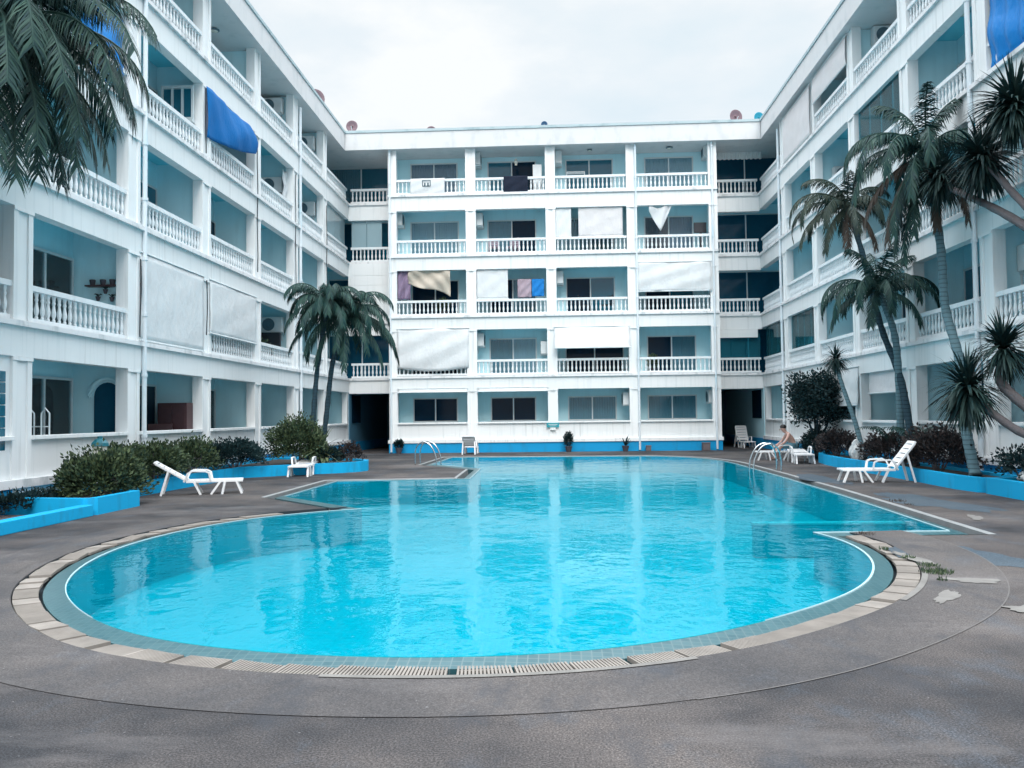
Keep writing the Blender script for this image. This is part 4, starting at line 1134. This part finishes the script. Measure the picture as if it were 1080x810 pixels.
def frond_mb(az, e0, ln, droop, rg, nl=40, lw=.028, ll=.42, spread=.62):
    mb = MB(); pts = []; p = Vector((0, 0, 0)); n = 18
    side = Vector((-math.sin(az), math.cos(az), 0)); fl = Vector((math.cos(az), math.sin(az), 0))
    for i in range(n+1):
        t = i/n; e = e0 - droop*t**1.3
        d = fl*math.cos(e) + Vector((0, 0, math.sin(e)))
        pts.append((p.copy(), d)); p = p + d*ln/n
    mb.tube([q for q, _ in pts], [.026*(1-.85*i/n)*(ln/2.2) + .003 for i in range(n+1)], 5)
    for k in range(nl):
        t = .10 + .90*k/(nl-1); f = t*n; i = min(n-1, int(f)); a = f-i
        q = pts[i][0].lerp(pts[i+1][0], a); d = pts[i][1].lerp(pts[i+1][1], a).normalized()
        nrm = side.cross(d)*-1
        L_ = ll*(.35+.65*math.sin(math.pi*min(1, .12+t*.82))**.7)*rg.uniform(.85, 1.12)
        for s in (-1, 1):
            if rg.random() < .05: continue
            ld = (side*s*spread*rg.uniform(.8, 1.2) + d*rg.uniform(.5, .8) + Vector((0, 0, rg.uniform(-1.0, -.3)))).normalized()
            w_ = lw*rg.uniform(.8, 1.2); wv = d.cross(ld).cross(ld)*-1
            wv = (d - ld*d.dot(ld)).normalized()
            m = q + ld*L_*.5; ld2 = (ld + Vector((0, 0, -.55))).normalized(); e = m + ld2*L_*.5
            mb.add([q - wv*w_*.5, q + wv*w_*.5, m + wv*w_*.5, m - wv*w_*.5, e], [(0, 1, 2, 3), (3, 2, 4)])
    return mb
def palm(label, trunk, rad, fronds, m, seed, tm, group='coconut palms round the pool', nl=64, ll=.42, lw=.024, spread=.55):
    rg = random.Random(seed)
    t = thing('palm_tree', label, 'palm tree', trunk[0], 0, group)
    T = smooth3(trunk, 7)
    mb = MB(); n = len(T)
    rr = [rad[0] + (rad[1]-rad[0])*i/(n-1) + (.012 if i % 2 else 0) for i in range(n)]
    rr[0] *= 1.35
    mb.tube(T, rr, 10); mb.build('trunk', tm, t, smooth=True)
    top = Vector(T[-1])
    for (az, e0, ln, dr, *dry) in fronds:
        f = frond_mb(R(az), R(e0), ln, R(dr), rg, nl, lw, ll, spread)
        f.v = [tuple(Vector(v) + top) for v in f.v]
        f.build('frond', LEAF_DRY if dry else m, t, fix=False)
    mb = MB(); mb.lathe((top.x, top.y, top.z-.35), [(rad[1]*1.0, 0), (rad[1]*1.6, .2), (rad[1]*1.2, .45), (.02, .6)], 8); mb.build('crown_shaft', m, t)
    return t
def smooth3(P, k):
    out = []; n = len(P)
    for i in range(n-1):
        p0, p1, p2, p3 = Vector(P[max(i-1, 0)]), Vector(P[i]), Vector(P[i+1]), Vector(P[min(i+2, n-1)])
        for j in range(k):
            t = j/k; out.append(.5*((2*p1) + (-p0+p2)*t + (2*p0-5*p1+4*p2-p3)*t*t + (-p0+3*p1-3*p2+p3)*t**3))
    out.append(Vector(P[-1])); return out
def ring(n, e, ln, dr, seed, az0=0, jit=14):
    rg = random.Random(seed); out = []
    for i in range(n):
        out.append((az0 + 360*i/n + rg.uniform(-jit, jit), e + rg.uniform(-10, 10), ln*rg.uniform(.88, 1.1), dr*rg.uniform(.85, 1.15)))
    return out
# pair at the far left corner
palm('slender palm leaning slightly outward, first of the pair by the far left corner', [(-7.42,25.6,.25),(-7.33,25.6,1.6),(-7.19,25.6,3.14),(-6.95,25.6,4.6),(-6.93,25.6,5.15)], (.075, .055),
     ring(6, 60, 1.6, 125, 31) + ring(9, 32, 1.6, 130, 32, 20) + ring(7, -5, 1.6, 78, 33, 50), LEAF_PALM, 1, TRUNK_D, ll=.40)
palm('fuller-crowned palm of the far corner pair, fronds hanging toward the passage', [(-7.25,26.2,.25),(-7.1,26.2,1.6),(-6.91,26.2,3.17),(-6.68,26.2,4.0),(-6.45,26.2,4.85)], (.08, .06),
     ring(7, 62, 1.85, 130, 34) + ring(10, 32, 1.85, 135, 35, 15) + ring(9, -12, 2.1, 74, 36, 40) + [(-20, -30, 2.2, 55), (-80, -35, 2.3, 50), (-130, -35, 2.1, 50), (20, -15, 2.4, 70)], LEAF_PALM, 2, TRUNK_D, ll=.44)
# near left palm with its crown at the frame edge
palm('near palm whose large drooping crown fills the upper left corner', [(-9.05,12.4,0),(-9.2,12.6,2.5),(-9.05,12.8,5.4),(-8.8,12.95,7.8)], (.17, .12),
     ring(5, 66, 2.9, 110, 41) + [(0, 40, 3.1, 110), (-14, 28, 3.2, 105), (-28, 42, 3.2, 118), (-45, 20, 3.1, 108), (-62, 10, 3.1, 100), (-80, 20, 3.0, 110), (-100, 10, 3.0, 105), (18, 22, 2.9, 110), (38, 15, 2.8, 110),
      (-8, -5, 3.0, 82), (-24, -15, 3.1, 72), (-40, -22, 3.2, 66), (-55, -30, 3.2, 58), (-72, -25, 3.1, 62), (-90, -30, 3.0, 58), (-110, -25, 2.9, 60), (-125, 5, 2.9, 100), (10, -25, 2.8, 62), (-32, -42, 3.0, 46), (-64, -45, 3.1, 44), (-5, -48, 2.8, 40), (30, -30, 2.6, 58),
      (60, 10, 2.6, 100), (100, 10, 2.7, 100), (150, 15, 2.7, 100), (190, 5, 2.7, 95), (235, 12, 2.8, 100), (-50, 62, 3.3, 120), (-12, 62, 3.3, 105), (-20, 12, 3.2, 95), (-36, 5, 3.2, 88), (-52, 0, 3.2, 84), (-10, 14, 3.0, 100), (-66, -8, 3.2, 78), (4, 5, 2.9, 92), (-18, -30, 3.1, 58), (-46, -38, 3.3, 50)],
     LEAF_PALM, 3, TRUNK_D, nl=105, ll=.62, lw=.019, spread=.75)
# right-hand palms
palm('straight-trunked palm behind the leaning one, fronds arching over the second-floor balustrades', [(8.72,22.35,.25),(8.7,22.33,2.4),(8.62,22.35,3.62),(8.42,22.75,4.7)], (.095, .07),
     ring(4, 78, 1.5, 70, 51) + [(180, 42, 2.1, 150), (205, 30, 2.1, 140), (150, 35, 2.0, 140), (232, 40, 2.1, 150), (262, 30, 2.0, 140), (290, 45, 2.0, 150), (322, 32, 2.1, 145), (350, 45, 2.1, 150), (18, 32, 2.1, 145), (60, 40, 1.9, 140), (110, 40, 1.9, 140), (240, -5, 1.7, 80), (300, -5, 1.7, 80), (190, 0, 1.8, 85)], LEAF_PALM, 4, TRUNK)
palm('palm with a long curved leaning trunk, its fronds hanging to one side', [(8.78,21.7,.25),(8.72,22.2,2.3),(8.6,23.16,3.85),(8.5,24.1,5.98),(8.4,24.9,7.45)], (.09, .06),
     ring(4, 70, 1.6, 110, 54) + [(180, 45, 2.3, 150), (205, 35, 2.3, 140), (160, 30, 2.2, 140), (230, 20, 2.1, 120), (262, 0, 1.9, 85), (288, 25, 1.9, 120), (335, 30, 1.7, 120), (20, 30, 1.6, 120), (80, 30, 1.7, 120), (125, 25, 1.9, 130), (220, -25, 1.9, 62), (195, -5, 2.1, 80), (250, -40, 1.7, 45, 1), (300, -30, 1.7, 60, 1)], LEAF_OLIVE, 5, TRUNK_D)
palm('tallest palm with a ringed pale trunk and dry fronds hanging under its crown', [(8.6,18.25,.25),(8.6,18.5,.9),(8.6,18.7,1.6),(8.58,18.75,2.67),(8.6,19.38,3.88),(8.6,19.5,5.14),(8.6,19.85,6.6),(8.58,20.1,7.55)], (.105, .075),
     ring(3, 82, 1.7, 60, 57) + [(180, 45, 2.6, 150), (203, 35, 2.7, 140), (165, 50, 2.4, 150), (222, 28, 2.5, 130), (150, 30, 2.3, 140), (250, 35, 2.3, 135), (285, 30, 2.2, 130), (320, 40, 2.2, 140), (0, 35, 2.2, 140), (45, 30, 2.1, 130), (90, 35, 2.1, 130), (195, 5, 2.5, 92), (236, -5, 2.3, 85), (175, -25, 2.3, 62, 1), (202, -42, 2.5, 47, 1), (230, -48, 2.3, 42), (260, -50, 2.1, 40, 1), (215, -35, 2.5, 55), (190, -58, 2.5, 32), (160, -52, 2.2, 38), (208, -62, 2.7, 27), (300, -40, 2.1, 50, 1)],
     LEAF_PALM, 6, TRUNK, nl=72, ll=.48, lw=.024)
# sword-leaved trees
def sword_tree(label, trunks, heads, seed, tm=BARK, n=150, ln=.6, wd=.05, m=LEAF_SPIKE, droop=.55, group='sword-leaved trees in the planters'):
    rg = random.Random(seed)
    t = thing('spiky_tree', label, 'spiky tree', trunks[0][0][0], 0, group)
    for k, (P, r0, r1) in enumerate(trunks):
        T = smooth3(P, 6); mb = MB(); nn = len(T)
        mb.tube(T, [r0+(r1-r0)*i/(nn-1) + (.006 if i % 2 else 0) for i in range(nn)], 9); mb.build('trunk' if k == 0 else 'branch', tm, t, smooth=True)
    for c, sc_, up_ in heads:
        mb = MB(); rosette(mb, c, int(n*sc_), ln*sc_, wd*sc_**.5, rg, up_, droop)
        rosette(mb, (c[0], c[1], c[2]-.12*sc_), int(n*.35*sc_), ln*.85*sc_, wd*sc_**.5, rg, -.35, droop*1.3)
        mb.build('leaf_rosette', m, t, fix=False)
    return t
sword_tree('small spiky tree with a thin leaning trunk beside the white rock', [([(8.8,25.2,.25),(8.72,25.6,1.2),(8.58,26.2,2.3),(8.5,26.6,3.05)], .075, .05)], [((8.5,26.6,3.2), .95, .1)], 61, TRUNK, 170, .62, .05, droop=1.3)
sword_tree('big branching spiky tree leaning in from the picture edge', [([(9.1,15.2,.25),(8.95,15.3,1.0),(8.6,15.9,1.5),(8.25,16.4,2.1),(8.3,16.4,2.5)], .11, .08),
           ([(9.1,15.2,.3),(9.0,15.3,2.5),(8.8,15.7,4.6),(8.6,16.6,5.8),(8.5,17.3,6.5)], .10, .05), ([(8.8,15.7,4.6),(8.62,16.9,5.4),(8.5,18.2,6.1),(8.42,19.0,6.5)], .09, .05),
           ([(8.95,15.4,3.6),(8.75,15.8,5.6),(8.55,16.1,7.0)], .09, .06), ([(8.95,15.3,1.1),(8.8,15.4,2.0),(8.65,15.5,3.4)], .09, .06), ([(8.95,15.3,.95),(8.45,16.0,1.15),(8.05,16.5,1.6),(7.9,16.75,1.85)], .085, .06)],
           [((7.82,16.8,2.0), 1.5, .1), ((8.33,16.45,2.75), 1.25, .25), ((8.5,17.35,6.6), 1.55, .2), ((8.42,19.0,6.7), 1.35, .1), ((8.52,16.15,7.2), 1.5, .2), ((8.65,15.45,3.6), .9, .2)], 63, BARK, 200, .62, .052, droop=1.2)
# round tree
t = thing('round_tree', 'small dark round-crowned tree with forked stems beside the passage', 'tree', (8.7, 29.3, .05))
rg = random.Random(71); mb = MB()
for (dx, dy, z) in ((-.35, -.2, 1.5), (.0, .3, 1.6), (.35, -.1, 1.45), (-.1, -.4, 1.7), (.2, .4, 1.3)):
    mb.tube([(dx*.15, dy*.15, 0), (dx*.5, dy*.5, z*.55), (dx*1.2, dy*1.2, z)], [.06, .045, .02], 7)
mb.build('trunk', TRUNK_D, t, local=True, smooth=True)
mb = MB()
for k in range(120):
    v = rv(rg); q = rg.uniform(.3, 1)
    c = Vector((v.x*1.0*q, v.y*1.2*q, 2.0 + v.z*.85*q + (.12*math.sin(5*v.x) if v.z > 0 else 0)))
    for i in range(95):
        u = rv(rg); leaf(mb, c + u*rg.uniform(.05, .32), u + Vector((0, 0, .3)) + rv(rg)*.6, rv(rg), .11*rg.uniform(.7, 1.3), .06)
mb.build('crown', LEAF_DARK, t, local=True, fix=False)
# ferns at the palm feet, deck weeds, potted plants
for (x, y, lb) in ((8.55, 22.6, 'small arching fern beside the straight palm trunk'), (8.6, 21.3, 'small arching fern in front of the leaning palm trunk')):
    t = thing('fern', lb, 'fern', (x, y, .25), 0, 'ferns at the palm feet')
    rg = random.Random(int(y*10)); mb = MB()
    for k in range(7):
        f = frond_mb(R(k*51+10), R(62), .95, R(90), rg, 18, .02, .13); mb.add(f.v, f.f)
    mb.v = [(a, b, c+.55) for a, b, c in mb.v]; mb.tube([(0, 0, 0), (0, 0, .6)], .02, 5); mb.build('fronds', LEAF_PALM, t, local=True, fix=False)
def weeds(items, name, m):
    mb = MB(); rg = random.Random(81)
    for cx, cy_, r, n in items:
        for i in range(n):
            a = rg.uniform(0, 6.28); q = r*rg.random()**.6
            p = Vector((cx+q*math.cos(a), cy_+q*math.sin(a), .0)); d = Vector((rg.uniform(-.6, .6), rg.uniform(-.6, .6), 1))
            leaf(mb, p, d, rv(rg), rg.uniform(.02, .06), .009)
    o = mb.build(name, m, fix=False); tag(o, kind='stuff'); return o
tag(weeds([(3.72, 8.75, .16, 260), (3.80, 9.1, .10, 90), (3.78, 9.6, .07, 50), (3.6, 8.35, .05, 40), (3.75, 10.2, .06, 40)], 'weeds', LEAF_HEDGE), 'green weeds sprouting from the deck joint beside the curved grate', 'weeds')
tag(weeds([(6.0, 15.6, .16, 90), (4.0, 11.45, .12, 60), (5.95, 15.0, .08, 30)], 'dry_weeds', LEAF_DRY), 'dry brown weeds along the open gutter', 'weeds')
def potplant(x, y, lb, kind, h):
    t = thing('potted_plant', lb, 'potted plant', (x, y, 0), 0, 'potted plants along the blue plinth')
    mb = MB(); mb.lathe((0, 0, 0), [(.10, 0), (.15, .22), (.165, .22), (.165, .25), (.13, .25)], 12); mb.build('pot', POT, t, local=True)
    rg = random.Random(int(abs(x)*100)); mb = MB()
    if kind == 'spike': rosette(mb, (0, 0, .25), 16, h, .07, rg, 1.2, .15)
    else:
        for i in range(620):
            v = rv(rg)*rg.uniform(.25, 1); leaf(mb, Vector((v.x*.2, v.y*.2, .25+h*.5+v.z*h*.5)), v+Vector((0, 0, .5)), rv(rg), .09, .045)
    mb.build('leaves', LEAF_DARK if kind != 'spike' else LEAF_SPIKE, t, local=True, fix=False)
potplant(.5, YB-.45, 'leafy dark potted plant below the small teal sign', 'bush', .62)
potplant(2.95, YB-.45, 'spiky potted plant with upright blades beside a downpipe', 'spike', .5)
potplant(-6.93, YB-.35, 'low dark potted plant at the passage end of the plinth', 'bush', .35)

# ------------------------------------------------------------------ garden lantern
t = thing('garden_lantern', 'teal capped garden lantern rising behind the big round hedge bush', 'lantern', (-9.0, 16.55, .25))
mb = MB(); mb.tube([(0, 0, 0), (0, 0, .68)], .035, 8); mb.build('post', LANT, t, local=True)
mb = MB(); mb.lathe((0, 0, .68), [(.07, 0), (.13, .02), (.14, .14), (.13, .17)], 8); mb.build('glass', LANTG, t, local=True)
mb = MB(); mb.lathe((0, 0, .85), [(.17, 0), (.16, .06), (.10, .13), (.05, .15), (.05, .19), (.01, .2)], 8); mb.build('cap', LANT, t, local=True)

# ------------------------------------------------------------------ sun loungers
def lounger(tilt, name='sun_lounger'):
    """local: feet end at x = 0, head end at x = 1.9, seat height .32"""
    t = empty(name); W = .58
    m = WPLAST
    mb = MB()
    for k in range(9): mb.box(.06+k*.128, .06+k*.128+.105, -W/2+.05, W/2-.05, .30, .325)
    for s in (-1, 1): mb.box(0, 1.24, s*W/2-.03*s-.025, s*W/2-.03*s+.025, .275, .33)
    mb.box(0, .055, -W/2+.05, W/2-.05, .28, .328); mb.build('seat', m, t, local=True, bevel=.008)
    mb = MB(); a = R(tilt); ca, sa = math.cos(a), math.sin(a); ox, oz = 1.22, .32
    def q(u, y, n): return (ox + u*ca - n*sa, y, oz + u*sa + n*ca)
    def slab(u0, u1, y0, y1, n0, n1):
        mb.add([q(u0,y0,n0), q(u1,y0,n0), q(u1,y1,n0), q(u0,y1,n0), q(u0,y0,n1), q(u1,y0,n1), q(u1,y1,n1), q(u0,y1,n1)],
               [(0,3,2,1),(4,5,6,7),(0,1,5,4),(1,2,6,5),(2,3,7,6),(3,0,4,7)])
    for k in range(5): slab(.05+k*.14, .05+k*.14+.118, -W/2+.05, W/2-.05, 0, .022)
    for s in (-1, 1): slab(0, .78, s*W/2-.03*s-.03, s*W/2-.03*s+.03, -.02, .03)
    slab(.745, .83, -W/2+.02, W/2-.02, -.012, .036)
    mb.build('backrest', m, t, local=True, bevel=.008)
    for s in (-1, 1):
        y = s*(W/2)
        mb = MB(); P = [(1.28, y, .30), (1.19, y*1.08, .50), (1.10, y*1.1, .545), (.82, y*1.1, .535), (.74, y*1.08, .50), (.70, y, .30)]
        for i in range(len(P)-1): mb.bar(P[i], P[i+1], .05, .035)
        mb.build('armrest', m, t, local=True)
        for (x0, x1) in ((.10, .02), (.36, .46), (.46, .36+.34), (1.02, .92)):
            mb = MB(); mb.bar((x0+.04, y*.93, .29), (x1, y*.98, 0.0), .05, .045); mb.build('leg', m, t, local=True)
        mb = MB(); h = q(.46, y*.9, -.01); mb.bar(h, (1.22 + max(.46*ca, .3) + .16, y*.98, .0), .05, .045); mb.build('back_leg', m, t, local=True)
    return t
LG_ = 'white plastic sun loungers round the pool'
def place_lounger(loc, head_dir, tilt, label):
    t = lounger(tilt); t.location = loc; t.scale = (.93, .93, .93); t.rotation_euler = (0, 0, head_dir); tag(t, label, 'sun lounger', LG_)
place_lounger((-6.85, 18.5, .0), math.atan2(-.5, -1.45), 31, 'white plastic lounger with a low tilted backrest in front of the hedge')
place_lounger((-7.05, 23.1, .0), R(96), 4, 'white plastic lounger lying flat end-on beside the curved planter')
place_lounger((6.45, 20.1, .0), math.atan2(-.1, 1.5), 52, 'white plastic lounger with an upright backrest in front of the largest bronze shrub')
place_lounger((6.72, 29.6, .0), R(0), 6, 'flat white plastic lounger on which the person sits')
place_lounger((7.65, 27.0, .0), R(84), 5, 'flat white plastic lounger end-on beside the seated person')
place_lounger((8.75, 39.6, .0), R(95), 66, 'white plastic lounger with upright backrest facing the pool in the dark passage')
place_lounger((-3.68, 37.35, .0), R(-90), 38, 'white plastic lounger seen from behind against the blue plinth')

# ------------------------------------------------------------------ pool ladders
def ladder(x, y, rz, label):
    t = thing('pool_ladder', label, 'pool ladder', (x, y, 0), rz, 'steel ladders of the pool')
    for s in (-.25, .25):
        P = [(s, .62, .0), (s, .62, .35), (s, .55, .62), (s, .36, .76), (s, .12, .68), (s, -.05, .42), (s, -.12, .05), (s, -.12, -1.0)]
        mb = MB(); mb.tube(smooth3(P, 5), .022, 8); mb.build('handrail', STEEL, t, local=True, smooth=True)
    for z in (-.2, -.5, -.8):
        mb = MB(); mb.box(-.24, .24, -.17, -.08, z, z+.03); mb.build('tread', STEEL, t, local=True)
ladder(5.42, 23.9, R(-90), 'curved steel pool ladder in front of the seated person')
ladder(-4.08, 28.7, R(80), 'curved steel pool ladder beside the dark passage end of the pool')

# ------------------------------------------------------------------ person on the lounger
def person():
    t = thing('person', 'person in grey-blue shorts sitting bent forward on a white lounger', 'person', (8.0, 29.6, 0))
    J = {'pel': (0, 0, .46), 'bel': (-.05, 0, .60), 'chest': (-.16, 0, .78), 'neck': (-.25, 0, .92), 'chin': (-.31, 0, .97), 'head': (-.36, 0, 1.06), 'crown': (-.38, 0, 1.15)}
    rad = {'pel': .135, 'bel': .125, 'chest': .145, 'neck': .062, 'chin': .066, 'head': .092, 'crown': .06}
    E_ = [('pel', 'bel'), ('bel', 'chest'), ('chest', 'neck'), ('neck', 'chin'), ('chin', 'head'), ('head', 'crown')]
    for s, n in ((1, 'l'), (-1, 'r')):
        for k, p, r in (('sho', (-.20, .17*s, .86), .062), ('elb', (-.34, .25*s, .62), .043), ('wri', (-.52, .17*s, .50), .028), ('palm', (-.59, .15*s, .485), .034),
                        ('hip', (-.03, .10*s, .44), .095), ('knee', (-.46, .14*s, .47), .062), ('calf', (-.57, .14*s, .30), .055), ('ank', (-.62, .14*s, .07), .036), ('toe', (-.78, .15*s, .035), .028)):
            J[n+k] = p; rad[n+k] = r
        E_ += [('chest', n+'sho'), (n+'sho', n+'elb'), (n+'elb', n+'wri'), (n+'wri', n+'palm'), ('pel', n+'hip'), (n+'hip', n+'knee'), (n+'knee', n+'calf'), (n+'calf', n+'ank'), (n+'ank', n+'toe')]
        for q, (dy, ln) in enumerate(((-.03, .065), (-.01, .078), (.01, .074), (.03, .058))):
            a = n+'f%da' % q; b = n+'f%db' % q
            J[a] = (-.625, (.15+dy)*s, .48); J[b] = (-.625-ln*.7, (.15+dy*1.2)*s, .48-ln*.6); rad[a] = rad[b] = .009
            E_ += [(n+'palm', a), (a, b)]
        J[n+'th'] = (-.60, (.15-.055)*s, .495); rad[n+'th'] = .010; E_.append((n+'wri', n+'th'))
    names = list(J); me = bpy.data.meshes.new('body')
    me.from_pydata([J[k] for k in names], [(names.index(a), names.index(b)) for a, b in E_], [])
    o = link(bpy.data.objects.new('body', me)); o.parent = t; me.materials.append(SKIN)
    o.modifiers.new('skin', 'SKIN'); me.skin_vertices or None
    if not me.skin_vertices: 
        bm = bmesh.new(); bm.from_mesh(me); bm.verts.layers.skin.verify(); bm.to_mesh(me); bm.free()
    for i, k in enumerate(names):
        sv = me.skin_vertices[0].data[i]; sv.radius = (rad[k], rad[k]); sv.use_root = (k == 'pel')
    su = o.modifiers.new('sub', 'SUBSURF'); su.levels = 2; su.render_levels = 2
    o.modifiers['skin'].use_smooth_shade = True
    mb = MB()
    for s in (-1, 1):
        mb.tube([(.0, .08*s, .455), (-.20, .12*s, .47), (-.42, .14*s, .475)], [.125, .115, .095], 12)
    mb.tube([(.03, 0, .36), (.0, 0, .48), (-.03, 0, .57)], [.15, .165, .15], 14)
    mb.build('shorts', SHORTS, o, local=True, smooth=True)
    mb = MB(); vs = []
    bm = bmesh.new(); bmesh.ops.create_uvsphere(bm, u_segments=14, v_segments=9, radius=.105)
    for v in bm.verts: v.co = Vector((v.co.x*.98 - .345, v.co.y*.86, v.co.z*.85 + 1.115))
    mb.add([v.co for v in bm.verts], [[v.index for v in f.verts] for f in bm.faces]); bm.free()
    mb.build('hair', HAIR, o, local=True, smooth=True)
    mb = MB()
    for s in (-1, 1): mb.lathe((-.452, .035*s, 1.04), [(.004, -.008), (.011, 0), (.004, .008)], 8)
    mb.build('eye', HAIR, o, local=True)
    mb = MB(); mb.tube([(-.44, 0, 1.04), (-.475, 0, 1.005), (-.44, 0, .995)], [.010, .015, .010], 6); mb.build('nose', SKIN, o, local=True, smooth=True)
    return t
person()

bpy.context.view_layer.update()
